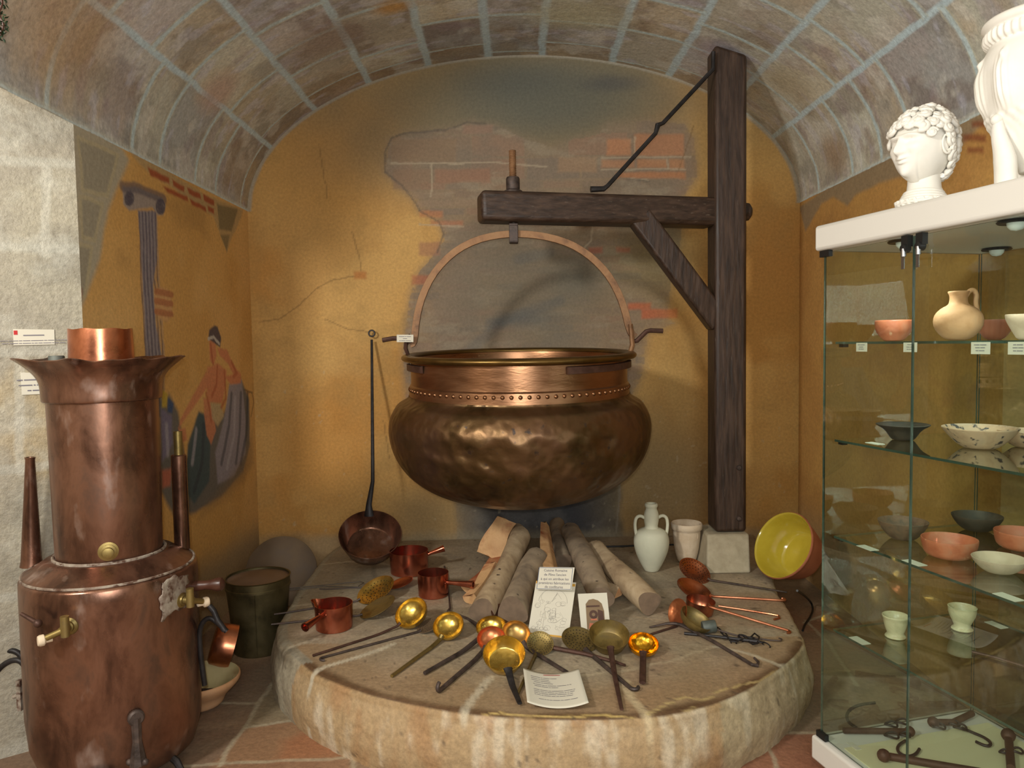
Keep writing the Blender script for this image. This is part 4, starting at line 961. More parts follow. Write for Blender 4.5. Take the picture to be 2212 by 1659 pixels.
saucepan('red copper saucepan with handle pointing right, beside the split log', 937, 1296, 66, 52, 'copper_red', (math.radians(-20), .15, .002), spout=None, ztop=.62)
# small overturned copper pan at the right with two copper rods
t_, C_, r_, n_, d_ = spoon('skillet', 'small shiny copper pan tipped on its side, two copper rods beside it', 'pan', 1514, 1296, 30, .38, -8, 'deep', 'copper', (1700, 1361), 'copper', (.007, .005), hook=1, group=SG, attach=(1560, 1320), sag=0)
b = MB(); pts = [onz(1552, 1309, PT+.02), onz(1600, 1316, PT+.01), onz(1668, 1327, PT+.006), onz(1682, 1330, PT+.006), onz(1684, 1335, PT+.006), onz(1672, 1338, PT+.006)]
b.tube(pts, .005, 8); tag(b.obj('iron_hook', M['copper']), 'thin copper rod with hooked end, above the handle of the tipped copper pan', 'hook')
b = MB(); pts = [onz(1403, 1355, PT+.006), onz(1440, 1347, PT+.016), onz(1458, 1347, PT+.02), onz(1470, 1349, PT+.02), onz(1540, 1385, PT+.010), onz(1625, 1436, PT+.008), onz(1636, 1438, PT+.008), onz(1638, 1430, PT+.010), onz(1629, 1421, PT+.016)]
b.tube(pts, [.004, .006, .008, .008, .008, .007, .007, .006, .005], 8); tag(b.obj('iron_hook', M['iron']), 'long bent iron rod with a hook, lying under the small copper ladle', 'hook')
b = MB(); pts = [onz(1193, 1399, PT+.014), onz(1262, 1412, PT+.012), onz(1330, 1430, PT+.010), onz(1346, 1436, PT+.010), onz(1350, 1437, PT+.012)]
b.tube(pts, [.011, .009, .007, .006, .006], 8); tag(b.obj('iron_rod', M['iron_brown']), 'brown iron rod crossing under the handle of the tarnished skillet', 'rod')
# steelyard with weight and chain
sy = thing('steelyard', 'old iron steelyard balance with chain and grey weight, right side of the hearth', 'scale', onz(1560, 1375, PT))
b = MB(); b.tube([onz(1478, 1368, PT+.008), onz(1540, 1374, PT+.010), onz(1640, 1386, PT+.012)], [.007, .006, .009], 8); b.obj('beam', M['iron_black'], sy)
b = MB(); wc = onz(1534, 1371, PT); b.lathe([(.0005, .03), (.026, .03), (.028, .026), (.028, -.026), (.026, -.03), (.0005, -.03)], 20, Matrix.Translation(wc+V(0, .02, .029)) @ Matrix.Rotation(math.radians(84), 4, 'Y')); b.obj('weight', M['lead'], sy)
def link(c, d, r=.012, w=.0028, roll=0, el=1.6):
    d = d.normalized(); x, y, z = frame(d); s = x*math.cos(roll)+y*math.sin(roll)
    return [c+d*(r*el*math.cos(2*math.pi*k/14))+s*(r*math.sin(2*math.pi*k/14)) for k in range(14)]
lk0 = None
cp = [onz(*q_, PT+.006) for q_ in ((1550, 1358), (1560, 1366), (1568, 1376), (1578, 1386), (1592, 1388), (1606, 1384), (1598, 1374), (1614, 1378), (1628, 1380), (1634, 1386), (1648, 1390), (1662, 1396))]
for i in range(len(cp)-1):
    b = MB(); b.tube(link((cp[i]+cp[i+1])/2+V(0, 0, .004*(i % 2)), cp[i+1]-cp[i], .012, roll=.4+(i % 2)*.9, el=(cp[i+1]-cp[i]).length/.019), .003, 6, closed=True)
    b.obj('chain_link', M['iron_black'], sy)
b = MB(); b.tube([onz(*q_, PT+.014) for q_ in ((1622, 1376), (1630, 1368), (1640, 1376), (1636, 1390), (1626, 1392), (1618, 1386))], .004, 8); b.obj('hook', M['iron_black'], sy)
b = MB(); b.tube([onz(*q_, PT+.01) for q_ in ((960, 1224), (966, 1250), (970, 1290), (972, 1314), (968, 1320), (985, 1326), (1010, 1336), (1030, 1350))], [.006, .005, .004, .005, .008, .005, .006, .009], 8)
tag(b.obj('iron_hook', M['iron']), 'thin dark iron rod bent behind the shiny brass ladle, by the split log', 'hook')
# wire prongs on the slab at left
b = MB(); b.tube([onz(*q_, PT+.01) for q_ in ((616, 1272), (700, 1264), (778, 1256), (786, 1259), (774, 1266))], .0025, 6); b.tube([onz(*q_, PT+.006) for q_ in ((620, 1275), (700, 1267), (776, 1268))], .0025, 6)
tag(b.obj('wire_fork', M['chrome']), 'pair of thin shiny wires on the grey slab at the left of the hearth', 'wire')
# long handled pan leaning on the wall
t = thing('long_handled_pan', 'wide copper pan with very long iron handle leaning against the ochre wall', 'pan', onz(801, 1205, PT))
C, r, n, m = obj_pose(800, 1153, 66, .76, 0, 4.40)
T = basis(C, n, m); b, mz = bowl_mesh('pan', r, T, th=.004, seg=64); b.obj('bowl', M['copper_old'], t, smooth=50)
up_ = C+(V(0, 0, 1)-n*n.z).normalized()*r*.98
top_ = at(803, 734, YB-.06)
b = MB(); pts = [up_-V(0, 0, .03), up_+V(0, .0, .04), at(805, 1040, up_.y+.09)]+[at(805-2*i/8, 1000-266*i/8, (up_.y+.12)+(YB-.05-up_.y-.12)*i/8) for i in range(9)]
rd = [.03, .018, .012]+[.0115-.003*i/8 for i in range(9)]
b.tube(pts, rd, 10, flat=.55, up=V(0, 1, 0)); lc = at(803, 720, YB-.05); b.tube([lc+V(.02*math.cos(a), 0, .02*math.sin(a)) for a in [2*math.pi*k/20 for k in range(20)]], .0055, 6, closed=True)
b.obj('handle', M['iron_black'], t)
# ------------------------------------------------------------------ logs
def log(label, p0, p1, r0, r1, mats=('bark', 'log_end'), split=None, roll=0.0, seed=0, name='firewood_log', seg=28, n=16):
    p0 = Vector(p0); p1 = Vector(p1); rs_ = np.random.RandomState(seed); ax = (p1-p0); L_ = ax.length
    T = basis(p0, ax); b = MB(); vs = []; fs_ = []; mi = []
    sec = []
    if split is None:
        for k in range(seg): sec.append((math.cos(2*math.pi*k/seg), math.sin(2*math.pi*k/seg), 0))
    else:                                   # wedge: an arc of bark closed by split faces through the heart
        na = 12
        for k in range(na+1): a = roll-split/2+split*k/na; sec.append((math.cos(a), math.sin(a), 0))
        a = roll+split/2
        for k in range(1, 5): f = 1-k/5; sec.append((math.cos(a)*f, math.sin(a)*f, 1))
        sec.append((.0, .0, 1)); a = roll-split/2
        for k in range(1, 5): f = k/5; sec.append((math.cos(a)*f, math.sin(a)*f, 1))
    m_ = len(sec); bend = (rs_.rand(2)-.5)*.03
    for i in range(n+1):
        t = i/n; r = r0+(r1-r0)*t+.004*math.sin(t*7+seed)
        for k, (x, y, s_) in enumerate(sec):
            w = 1+.05*math.sin(3*math.atan2(y, x)+seed+t*2)+.015*rs_.randn()*(.3 if s_ else .6)
            vs.append(V(x*r*w+bend[0]*math.sin(math.pi*t), y*r*w+bend[1]*math.sin(math.pi*t), L_*t+(.012*math.sin(2*math.atan2(y, x)+seed) if i in (0, n) else 0)))
    for i in range(n):
        for k in range(m_): fs_.append((i*m_+k, i*m_+(k+1) % m_, (i+1)*m_+(k+1) % m_, (i+1)*m_+k)); mi.append(2 if (split is not None and (sec[k][2] or sec[(k+1) % m_][2])) else 0)
    fs_ += [tuple(reversed(range(m_))), tuple(n*m_+k for k in range(m_))]; mi += [1, 1]
    b.add(vs, fs_, T); b.m = mi
    mm = [M[x] for x in mats]+([M['wood_cut']] if len(mats) == 2 else [])
    o = b.obj(name, mm, smooth=45); return tag(o, label, 'log', 'firewood logs under the cauldron')
def gl(px, py, r, d=None): 
    p = onz(px, py, PT+r+.009) if d is None else at(px, py, d)
    return p
log('pale grey-brown log at the left front of the pile, lower end by the brass ladles', gl(1042, 1322, .058), at(1124, 1158, 4.25), .060, .055, seed=1)
log('thick grey log behind the pale one, its end beside the white panel', gl(1108, 1322, .062), at(1160, 1206, 4.02), .068, .060, mats=('bark_grey', 'log_end'), seed=2)
log('smooth pale log lying apart at the right of the pile, its round end facing right', at(1286, 1188, 4.25), gl(1404, 1303, .056), .058, .060, seed=3)
log('long grey log running down right behind the photo card', at(1232, 1148, 4.50), gl(1300, 1296, .064), .060, .064, mats=('bark_grey', 'log_end'), seed=4)
log('grey log at the back of the pile, rising under the cauldron', at(1204, 1132, 4.84), gl(1218, 1212, .05), .045, .045, mats=('bark_grey', 'log_end'), seed=8)
log('upright split log with a pale face at the centre of the pile', at(1180, 1128, 4.40), gl(1216, 1292, .070), .038, .078, split=2.4, roll=2.5, mats=('bark', 'log_end', 'wood_cut'), seed=5)
log('short split log with pale sawn face at the top left of the pile', at(1056, 1200, 4.35), at(1094, 1120, 4.45), .085, .066, split=3.0, roll=3.5, mats=('bark', 'wood_cut', 'wood_cut'), seed=6)
log('red-hearted split log wedged at the left edge of the pile', gl(1024, 1262, .05), at(1088, 1196, 4.36), .070, .085, split=2.4, roll=3.3, mats=('wood_red', 'wood_cut', 'wood_red'), seed=7)
log('thin pale split piece slanting in front of the red-hearted one', gl(1022, 1284, .045), at(1070, 1214, 4.02), .056, .066, split=1.8, roll=3.6, mats=('wood_cut', 'wood_cut', 'wood_cut'), seed=9)
log('dark grey log end showing behind the top of the pile', at(1118, 1148, 4.66), gl(1100, 1230, .05), .055, .055, mats=('bark_grey', 'log_end'), seed=10)
log('flat split piece lying under the smooth pale log', at(1262, 1240, 4.1), gl(1345, 1285, .022), .04, .05, split=1.6, roll=1.0, mats=('bark', 'wood_cut', 'wood_cut'), seed=12)
# ------------------------------------------------------------------ cards on the hearth
d0, d1 = onz(1190, 1378, PT).y-.02, onz(1190, 1378, PT).y+.12
t1 = onz(1140, 1366, PT+.004); t2 = onz(1228, 1376, PT+.004)
tl = at(1158, 1256, t1.y+.14); tr = at(1244, 1258, t2.y+.14)
o, T, w, h = card('drawing_panel', 'tall white panel with a faint pen drawing leaning on the logs', 'panel', [t1, t2, tr, tl], th=.006)
b = MB()
def stroke(pts, w_): b.tube([T @ V(x*w, y*h, .0012) for x, y in pts], w_, 4)
rs3 = np.random.RandomState(8)
stroke([(.5+.36*math.cos(a), .62+.26*math.sin(a)) for a in [math.pi*k/16 for k in range(17)]], .0006)
for k in range(26):
    x0_, y0_ = rs3.uniform(.12, .85), rs3.uniform(.12, .62); rr = rs3.uniform(.03, .08)
    stroke([(x0_+rr*math.cos(a), y0_+rr*.6*math.sin(a)) for a in [2*math.pi*j/10*rs3.uniform(.8, 1) for j in range(11)]], .0005)
for k in range(16):
    x0_, y0_ = rs3.uniform(.15, .8), rs3.uniform(.15, .8); stroke([(x0_, y0_), (x0_+rs3.uniform(-.1, .1), y0_+rs3.uniform(-.14, .14)), (x0_+rs3.uniform(-.14, .14), y0_+rs3.uniform(-.2, .1))], .0005)
for k in range(4):
    x0_ = .12+.1*k; stroke([(x0_+.05*math.cos(a), .10+.03*math.sin(a)) for a in [2*math.pi*j/10 for j in range(11)]], .0007)
b.obj('drawing', M['ink_soft'], o)
b = MB(); b.box((w*.5, -.004, -.002), (w, .010, .006), T); b.box((w*.04, h*.985, .0002), (w*.08, .012, .002), T); b.box((w*.95, h*.985, .0002), (w*.09, .012, .002), T); b.obj('border', M['tape'], o)
c1 = [at(1158, 1273, t1.y+.105), at(1234, 1275, t2.y+.105), at(1241, 1226, t2.y+.165), at(1166, 1225, t1.y+.165)]
off = (EYE-c1[0]).normalized()*.012; c1 = [p+off for p in c1]
o, T, w, h = card('caption_card', 'white caption card in French fixed to the top of the drawing panel', 'sign', c1, th=.002)
b = MB()
for a_, b_ in (((.02, .03), (.98, .03)), ((.98, .03), (.98, .97)), ((.98, .97), (.02, .97)), ((.02, .97), (.02, .03))):
    b.tube([T @ V(a_[0]*w, a_[1]*h, .0006), T @ V(b_[0]*w, b_[1]*h, .0006)], .0011, 4)
b.obj('border', M['ink_blue'], o)
sz = h*.158
text_on(o, T, [('Cuisine Romaine', w/2, h*.80, sz), ("de Pline l'ancien", w/2, h*.61, sz), ('à qui on attribue les', w/2, h*.42, sz), ('premières fabrications', w/2, h*.24, sz), ('de confitures', w/2, h*.07, sz)], 'ink')
g1 = onz(1257, 1372, PT+.003); g2 = onz(1320, 1370, PT+.003)
o, T, w, h = card('photo_card', 'white card with a small brown picture, leaning right of the drawing panel', 'picture', [g1, g2, at(1311, 1280, g1.y+.11), at(1248, 1283, g1.y+.11)], th=.005)
b = MB(); ar = [(.2, .12), (.82, .12), (.84, .55), (.78, .74), (.66, .82), (.5, .86), (.34, .84), (.22, .74)]
b.prism([(x*w, y*h) for x, y in ar], .0008, T @ Matrix.Translation((0, 0, .0004))); pic = b.obj('picture', M['picture'], o, smooth=0)
b = MB(); b.prism([(.24*w, .66*h), (.7*w, .66*h), (.7*w, .70*h), (.24*w, .70*h)], .0006, T @ Matrix.Translation((0, 0, .0013))); b.prism([(.60*w, .14*h), (.82*w, .14*h), (.80*w, .55*h), (.62*w, .6*h)], .0006, T @ Matrix.Translation((0, 0, .0013)))
b.lathe([(w*.06, 0), (w*.15, 0), (w*.15, .0006), (w*.06, .0006)], 20, T @ Matrix.Translation((w*.46, h*.48, .0013))); b.obj('picture_detail', M['iron_brown'], pic, smooth=0)
b = MB(); b.prism([(.26*w, .14*h), (.5*w, .14*h), (.52*w, .26*h), (.3*w, .28*h)], .0006, T @ Matrix.Translation((0, 0, .0013))); b.prism([(.34*w, .34*h), (.58*w, .34*h), (.56*w, .38*h), (.36*w, .38*h)], .0006, T @ Matrix.Translation((0, 0, .0013))); b.obj('picture_flame', M['orange_slip'], pic, smooth=0)
# curled printed sheet at the front
q00 = onz(1139, 1531, PT+.006); q10 = onz(1272, 1532, PT+.006); q11 = onz(1250, 1457, PT+.006); q01 = onz(1130, 1455, PT+.006)
b = MB(); n_ = 16; vs = []; fs_ = []
def sheet(u, v):
    p = (q00*(1-u)+q10*u)*(1-v)+(q01*(1-u)+q11*u)*v
    return p+V(0, 0, .022*(2*u-1)**2-.002+.004)
for i in range(n_+1):
    for j in range(n_+1): vs.append(sheet(i/n_, j/n_))
for i in range(n_):
    for j in range(n_): fs_.append((i*(n_+1)+j, (i+1)*(n_+1)+j, (i+1)*(n_+1)+j+1, i*(n_+1)+j+1))
b.add(vs, fs_); o = b.obj('printed_sheet', M['paper'], smooth=80); sm = o.modifiers.new('thick', 'SOLIDIFY'); sm.thickness = .0008; sm.offset = -1
tag(o, 'curled white printed sheet lying on the front of the hearth', 'paper')
def sheet_text(parent, lines, mat, wid, hei):
    return bars(lines, lambda x, y: sheet(x/wid, y/hei)+V(0, 0, .0022), mat, parent, 'lettering', False)
    vs = []; fs_ = []
    for st, x, y, sz in lines:
        cu = bpy.data.curves.new('t', 'FONT'); cu.body = st; cu.size = sz; cu.resolution_u = 1
        ob = bpy.data.objects.new('t', cu); me = ob.to_mesh(); b0 = len(vs)
        for v in me.vertices:
            u_, v_ = (v.co.x+x)/wid, (v.co.y+y)/hei; vs.append(sheet(u_, v_)+V(0, 0, .0022))
        for f in me.polygons: fs_.append(tuple(b0+i for i in f.vertices))
        ob.to_mesh_clear(); bpy.data.objects.remove(ob); bpy.data.curves.remove(cu)
    b = MB(); b.add(vs, fs_); return b.obj('lettering', M[mat], parent, smooth=0, weld=False)
sheet_text(o, [('LESUSTENSILES', .085, .262, .012)], 'ink_red', .24, .29)
sheet_text(o, [('Collection de cuivres anciens', .03, .235, .0085), ('Louches et écumoires', .03, .22, .0085), ('Bassines à confitures', .03, .205, .0085), ('Poêlons et casseroles', .04, .19, .0085), ('Le cuivre est un excellent conducteur de la', .035, .172, .0085), ('chaleur utilisé en cuisine', .04, .158, .0085),
    ('Depuis toujours les confituriers emploient le', .035, .128, .0085), ('cuivre pour la cuisson des fruits et du sucre', .035, .114, .0085), ('dans de grandes bassines suspendues au feu', .035, .10, .0085), ('de bois et remuées avec une longue spatule', .035, .086, .0085), ('Merci de ne pas toucher aux objets exposés', .05, .055, .0085)], 'ink', .24, .29)
# ------------------------------------------------------------------ pottery at the back of the hearth
def vessel(name, label, cat, c, prof, mat, group=None, seg=64, parts=True, smooth=60):
    t = thing(name, label, cat, c, group); b = MB(); b.lathe(prof, seg, Matrix.Translation(c)); b.obj('body', M[mat], t, smooth=smooth); return t
def spline(pts, k=2): return smooth_prof(pts, k)
f = onz(1411, 1238, PT); am = V(f.x, f.y+.05, PT); s_ = am.y/FPX
hp_ = [(0, 1238), (14, 1238), (16, 1236), (24, 1222), (34, 1200), (38.5, 1180), (38, 1165), (33, 1152), (22, 1146), (15.5, 1144)]
hp2 = [(14, 1140), (16.5, 1125), (16, 1112), (11.5, 1101), (13.5, 1098), (14.5, 1094), (13, 1090), (9, 1091), (8, 1100), (9, 1120)]
zf = lambda y: (1238-y)*s_*1.01
prof = spline([(max(.0005, r*s_), zf(y)) for r, y in hp_], 2)+spline([(r*s_, zf(y)) for r, y in hp2], 1)
t = vessel('amphora', 'pale green-grey two-handled clay amphora in front of the wall', 'jar', am, prof, 'amphora')
for sg in (-1, 1):
    b = MB(); pp_ = [(15, 1122), (24, 1117), (33, 1121), (36, 1134), (35, 1148), (33, 1158)]
    b.tube(spline([tuple(am+V(sg*r*s_, 0, zf(y))) for r, y in pp_], 2), .0095, 10); b.obj('handle', M['amphora'], t)
f = onz(1490, 1222, PT); pc = V(f.x, f.y+.08, PT); s_ = pc.y/FPX; zf = lambda y: (1222-y)*s_
prof = spline([(.0005, .001), (16*s_, .001), (20*s_, zf(1218)), (26*s_, zf(1195)), (29.5*s_, zf(1165)), (30*s_, zf(1150))], 1)+[(33.5*s_, zf(1148)), (34*s_, zf(1137)), (32*s_, zf(1135)), (28*s_, zf(1137)), (26.5*s_, zf(1150)), (25*s_, zf(1170)), (20*s_, zf(1205)), (.0005, zf(1210))]
t = vessel('clay_pot', 'flared pale clay pot between the amphora and the stone block', 'pot', pc, prof, 'clay_pale')
b = MB(); b.tube(spline([tuple(pc+V(r*s_, -.06, zf(y))) for r, y in ((12, 1152), (18, 1153), (19, 1162), (14, 1170), (11, 1166))], 1), .005, 8); b.obj('lug', M['clay_pale'], t)
# stone block under the crane post
blz = pbot.z-.003
b0 = onz(1527, 1240, PT); b1 = onz(1624, 1240, PT)
t0 = at(1540, 1152, YP-.02); t1_ = at(1614, 1152, YP-.02)
b = MB(); yb0 = min(YP-.03, b0.y); vs = [V(b0.x, yb0-.0, PT-.006), V(b1.x, yb0-.0, PT-.006), V(b1.x+.01, YP+.24, PT-.006), V(b0.x, YP+.24, PT-.006), V(t0.x-.035, YP-.03, blz), V(t1_.x+.01, YP-.03, blz), V(t1_.x+.012, YP+.215, blz), V(t0.x-.025, YP+.215, blz)]
for v_ in vs[:4]: v_.z = PT+.0005
b.add(vs, [(3, 2, 1, 0), (4, 5, 6, 7), (0, 1, 5, 4), (1, 2, 6, 5), (2, 3, 7, 6), (3, 0, 4, 7)])
tag(b.obj('stone_block', M['block'], bevel=.012), 'pale tapered stone block under the timber crane post', 'block')
# yellow glazed bowl leaning on its side
Cb, rb_, nb, mb_ = obj_pose(1690, 1199, 76, .52, 50, 4.22)
# pose it by its opening: an ellipse leaning to the right
vdir = (Cb-EYE).normalized()
nb = (-vdir*.52+(-R*.80)+U*.42).normalized()
t = thing('glazed_bowl', 'large bowl with yellow glazed inside tipped on edge by the stone block', 'bowl', (Cb.x, Cb.y, PT))
rb_ = .188; T0 = basis(V(0, 0, 0), nb)
pr_in = spline([(.0005, -.17), (.10, -.17), (.135, -.155), (.165, -.05), (.18, -.005), (.186, 0), (rb_, .004)], 2)
pr_out = spline([(rb_, .004), (rb_+.006, -.004), (rb_+.002, -.016), (.182, -.022), (.175, -.06), (.14, -.165), (.12, -.182), (.0005, -.182)], 2)
mz = min((T0 @ V(a*math.cos(q_), a*math.sin(q_), z)).z for a, z in pr_out for q_ in [k*math.pi/12 for k in range(24)])
cb_ = at(1690, 1208, 4.02); cb_.z = PT-mz+.001
T0 = basis(cb_, nb)
b = MB(); b.lathe(pr_in, 72, T0); b.obj('glazed_inside', M['glaze'], t, smooth=60)
b = MB(); b.lathe(pr_out, 72, T0); b.obj('clay_outside', M['terracotta'], t, smooth=60)
b = MB(); b.tube([onz(*q_, PT+.005) for q_ in ((1300, 1181), (1340, 1180), (1380, 1178), (1420, 1177), (1470, 1176), (1520, 1175))], .006, 8)
tag(b.obj('power_cable', M['black']), 'thin black cable running along the foot of the wall behind the amphora', 'cable')
b = MB(); qs = [onz(1722, 1276, PT+.05), onz(1735, 1284, .18), onz(1752, 1300, .03), onz(1757, 1316, .012), onz(1750, 1334, .008), onz(1738, 1350, .008), onz(1734, 1362, .008)]
b.tube(spline([tuple(q_) for q_ in qs], 2), .006, 8); tag(b.obj('power_cable', M['black']), 'black cable hanging off the hearth beside the glazed bowl', 'cable')
# ------------------------------------------------------------------ copper still
SY = 2.80; sx = at(240, 1210, SY).x
S0 = V(sx, SY, 0); Ts = Matrix.Translation(S0)
zs_ = lambda px, y: at(px, y, SY).z
still = thing('copper_still', 'tall patched copper still with flared funnel top, taps and iron handles', 'still', S0)
zsh = zs_(236, 1222)-.005; rS = .302
b = MB(); b.lathe([(.0005, .05), (rS-.05, .05), (rS-.035, .06), (rS-.008, .15), (rS, .26), (rS+.002, zsh-.05), (rS, zsh-.008), (rS-.004, zsh), (rS-.012, zsh+.005)], 96, Ts, fn=lambda p, a, r, z: V(p.x*(1+.006*math.sin(a*3+z*9)+.004*math.sin(a*7-z*14)), p.y*(1+.006*math.sin(a*3+z*9)), p.z))
b.obj('boiler', M['copper_old'], still, smooth=60)
zt0 = zs_(236, 1192)
b = MB(); b.lathe([(rS-.008, zsh+.003), (rS-.012, zsh+.010), (rS-.02, zsh+.012), (.22, zt0-.004), (.19, zt0), (.17, zt0+.004)], 72, Ts); b.obj('shoulder', M['copper_old'], still, smooth=30)
b = MB(); b.tube([S0+V((rS-.010)*math.cos(a), (rS-.010)*math.sin(a), zsh+.008) for a in [2*math.pi*k/72 for k in range(72)]], .005, 6, closed=True); b.tube([S0+V(.190*math.cos(a), .190*math.sin(a), zt0+.003) for a in [2*math.pi*k/72 for k in range(72)]], .006, 6, closed=True); b.obj('solder_seam', M['copper_scale'], still)
zf0 = zs_(228, 862); zf1 = zs_(222, 824); zf2 = zs_(212, 777)
b = MB(); b.lathe([(.181, zt0), (.183, zt0+.02), (.186, (zt0+zf0)/2), (.189, zf0+.01)], 96, Ts, fn=lambda p, a, r, z: V(p.x*(1+.004*math.sin(a*5+z*11)), p.y*(1+.004*math.sin(a*5+z*11)), p.z)); b.obj('column', M['copper_old'], still, smooth=60)
def crumple(p, a, r, z):
    k = max(0, (r-.205))/.06; d = .010*math.sin(a*9+2)*k+.006*math.sin(a*17)*k
    for a0_, dz, w_ in ((-1.15, -.018, .25), (-.75, -.022, .2), (-1.75, -.010, .2), (.9, .01, .3)):
        da = (a-2*math.pi if a > math.pi else a)-a0_; d += dz*math.exp(-(da/w_)**2)*k*(.6 if r > .26 else 1)
    f_ = 1+d/max(r, .1); return V(p.x*f_, p.y*f_, p.z+.3*d)
fl_pr = spline([(.190, zf0-.004), (.201, zf0-.002), (.203, zf0+.01), (.204, zf1-.02), (.207, zf1), (.217, zf1+.024), (.236, zf2-.035), (.272, zf2-.004), (.282, zf2+.004)], 2)
b = MB(); b.lathe(fl_pr+[(r_-.004, z_+.003) for r_, z_ in reversed(fl_pr)], 120, Ts, fn=crumple); b.obj('funnel', M['copper_old'], still, smooth=60)
zp1 = zs_(210, 711)
b = MB(); b.lathe([(.112, zf1), (.111, zf2), (.108, zp1), (.104, zp1), (.104, zf2)], 64, Ts, fn=lambda p, a, r, z: V(p.x, p.y, p.z+(.002*math.sin(a*7) if z > zf2+.02 else 0))); b.obj('inner_pipe', M['copper'], still, smooth=40)
b = MB(); cp_ = at(122, 775, SY+.05); b.lathe([(.0005, .012), (.026, .012), (.028, .008), (.028, -.10)], 20, Matrix.Translation(cp_)); b.obj('pipe_cap', M['lead'], still)
# side pipes
lp0 = onz(67, 1215, zsh+.0); lp0 = V(sx-rS+.055, SY+.04, zsh-.01); lt_ = at(65, 992, lp0.y)
b = MB(); b.lathe([(.040, 0), (.036, .02), (.024, (lt_.z-lp0.z)*.6), (.0165, lt_.z-lp0.z-.01), (.019, lt_.z-lp0.z), (.014, lt_.z-lp0.z)], 24, basis(at(68, 1222, lp0.y), lt_-at(68, 1222, lp0.y))); b.obj('spout_pipe', M['copper_old'], still, smooth=50)
ry = SY+.20; r0_ = at(394, 1185, ry); r1_ = at(386, 984, ry); r2_ = at(384, 932, ry)
b = MB(); L_ = (r1_-r0_).length; b.lathe([(.034, -.03), (.030, 0), (.030, L_), (.026, L_+.004), (.0165, L_+.004)], 24, basis(r0_, r1_-r0_)); ov = b.obj('overflow_pipe', M['copper_old'], still, smooth=40)
b = MB(); L2 = (r2_-r1_).length; b.lathe([(.0165, 0), (.0165, L2), (.011, L2), (.011, L2-.03)], 20, basis(r1_, r2_-r1_)); b.obj('pipe_end', M['brass_dull'], ov, smooth=40)
def on_cyl(px, py, r):                       # where the line of sight meets the upright cylinder of the still
    d = ray(px, py); ox, oy = EYE.x-S0.x, EYE.y-S0.y
    A = d.x**2+d.y**2; B = 2*(ox*d.x+oy*d.y); Cc = ox*ox+oy*oy-r*r; D = max(0, B*B-4*A*Cc); tt = (-B-math.sqrt(D))/(2*A); return EYE+d*tt
def outw(p): return V(p.x-S0.x, p.y-S0.y, 0).normalized()
# round brass plug low on the column
p = on_cyl(234, 1191, .183); n_ = outw(p)
b = MB(); b.lathe([(.034, -.004), (.034, .004), (.026, .006), (.026, .012), (.018, .014), (.018, .03), (.012, .032), (.0005, .032)], 28, basis(p, n_)); b.obj('brass_plug', M['brass_dull'], still, smooth=30)
# taps
def tap(label, px, py, sidev, kn):
    p = on_cyl(px, py, rS); n_ = outw(p); b = MB(); b.lathe([(.034, -.003), (.030, .004), (.021, .008), (.020, .014), (.015, .016), (.014, .05), (.0005, .05)], 20, basis(p, n_))
    tp = b.obj('tap', M['brass_dull'], still, smooth=30); s_ = (V(0, 0, 1).cross(n_)*sidev).normalized(); e = p+n_*.045
    b = MB(); b.tube([e-s_*.01+V(0, 0, .05), e-s_*.01+V(0, 0, -.02)], .014, 12); b.tube([e, e+s_*.05+n_*.01-V(0, 0, .02)], .011, 12); b.obj('tap_body', M['brass_dull'], tp)
    k = e+s_*.06+n_*.014-V(0, 0, .025); b = MB(); b.lathe([(.0005, .012), (.016, .012), (.019, .006), (.019, -.006), (.012, -.012), (.012, -.03)], 18, basis(k, (s_+n_*.8).normalized())); b.obj('tap_knob', M['clay_pale'], tp)
    return tp, e
tap('', 150, 1352, -1, 0)
tp, e = tap('', 392, 1296, 1, 0)
b = MB(); p = on_cyl(105, 1336, rS)+outw(on_cyl(105, 1336, rS))*.045; q_ = at(46, 1326, p.y+.02); b.tube([q_, p], [.006, .008], 10); b.ball(p, .014, 12, 8); b.obj('lever', M['iron_brown'], still)
# patch of hard solder on the boiler by the right tap
b = MB(); vs = []; fs_ = []; pn = [(345, 1265), (352, 1342), (405, 1322), (408, 1240), (372, 1240)]
gx = 18
for i in range(gx+1):
    for j in range(gx+1):
        u_, v_ = i/gx, j/gx; jx = 4*math.sin(9*v_)+2.5*math.sin(23*v_+1); jy = 4*math.sin(8*u_+1)+2*math.sin(21*u_); px_ = 348+56*u_+(jx if i in (0, gx) else 0); py_ = (1256-18*u_)+(84-16*u_)*v_+(jy if j in (0, gx) else 0); p = on_cyl(px_, py_, rS+.0035); vs.append(p)
for i in range(gx):
    for j in range(gx): fs_.append((i*(gx+1)+j, i*(gx+1)+j+1, (i+1)*(gx+1)+j+1, (i+1)*(gx+1)+j))
b.add(vs, fs_); o = b.obj('solder_patch', M['copper_scale'], still, smooth=80); sm = o.modifiers.new('thick', 'SOLIDIFY'); sm.thickness = .003; sm.offset = 0
# iron bracket low at the front with round plate
p0 = on_cyl(294, 1550, rS+.008); p1 = on_cyl(299, 1650, rS+.008); n_ = outw(p0)
b = MB(); b.lathe([(.0005, .012), (.022, .012), (.028, .006), (.028, -.004)], 24, basis(p0, n_)); b.tube([p0, p0.lerp(p1, .5), p1], [.018, .016, .03], 8, flat=1.0)
for s1 in (-1, 1): b.ball(p1+V(s1*.028, -.006, .01), .012, 10, 6)
b.obj('bracket', M['iron'], still)
p = on_cyl(213, 1690, rS); b = MB(); b.lathe([(.05, 0), (.05, .02), (.04, .022), (.04, .03), (.0005, .03)], 30, basis(p, outw(p))); b.obj('drain_cap', M['copper_scale'], still, smooth=30)
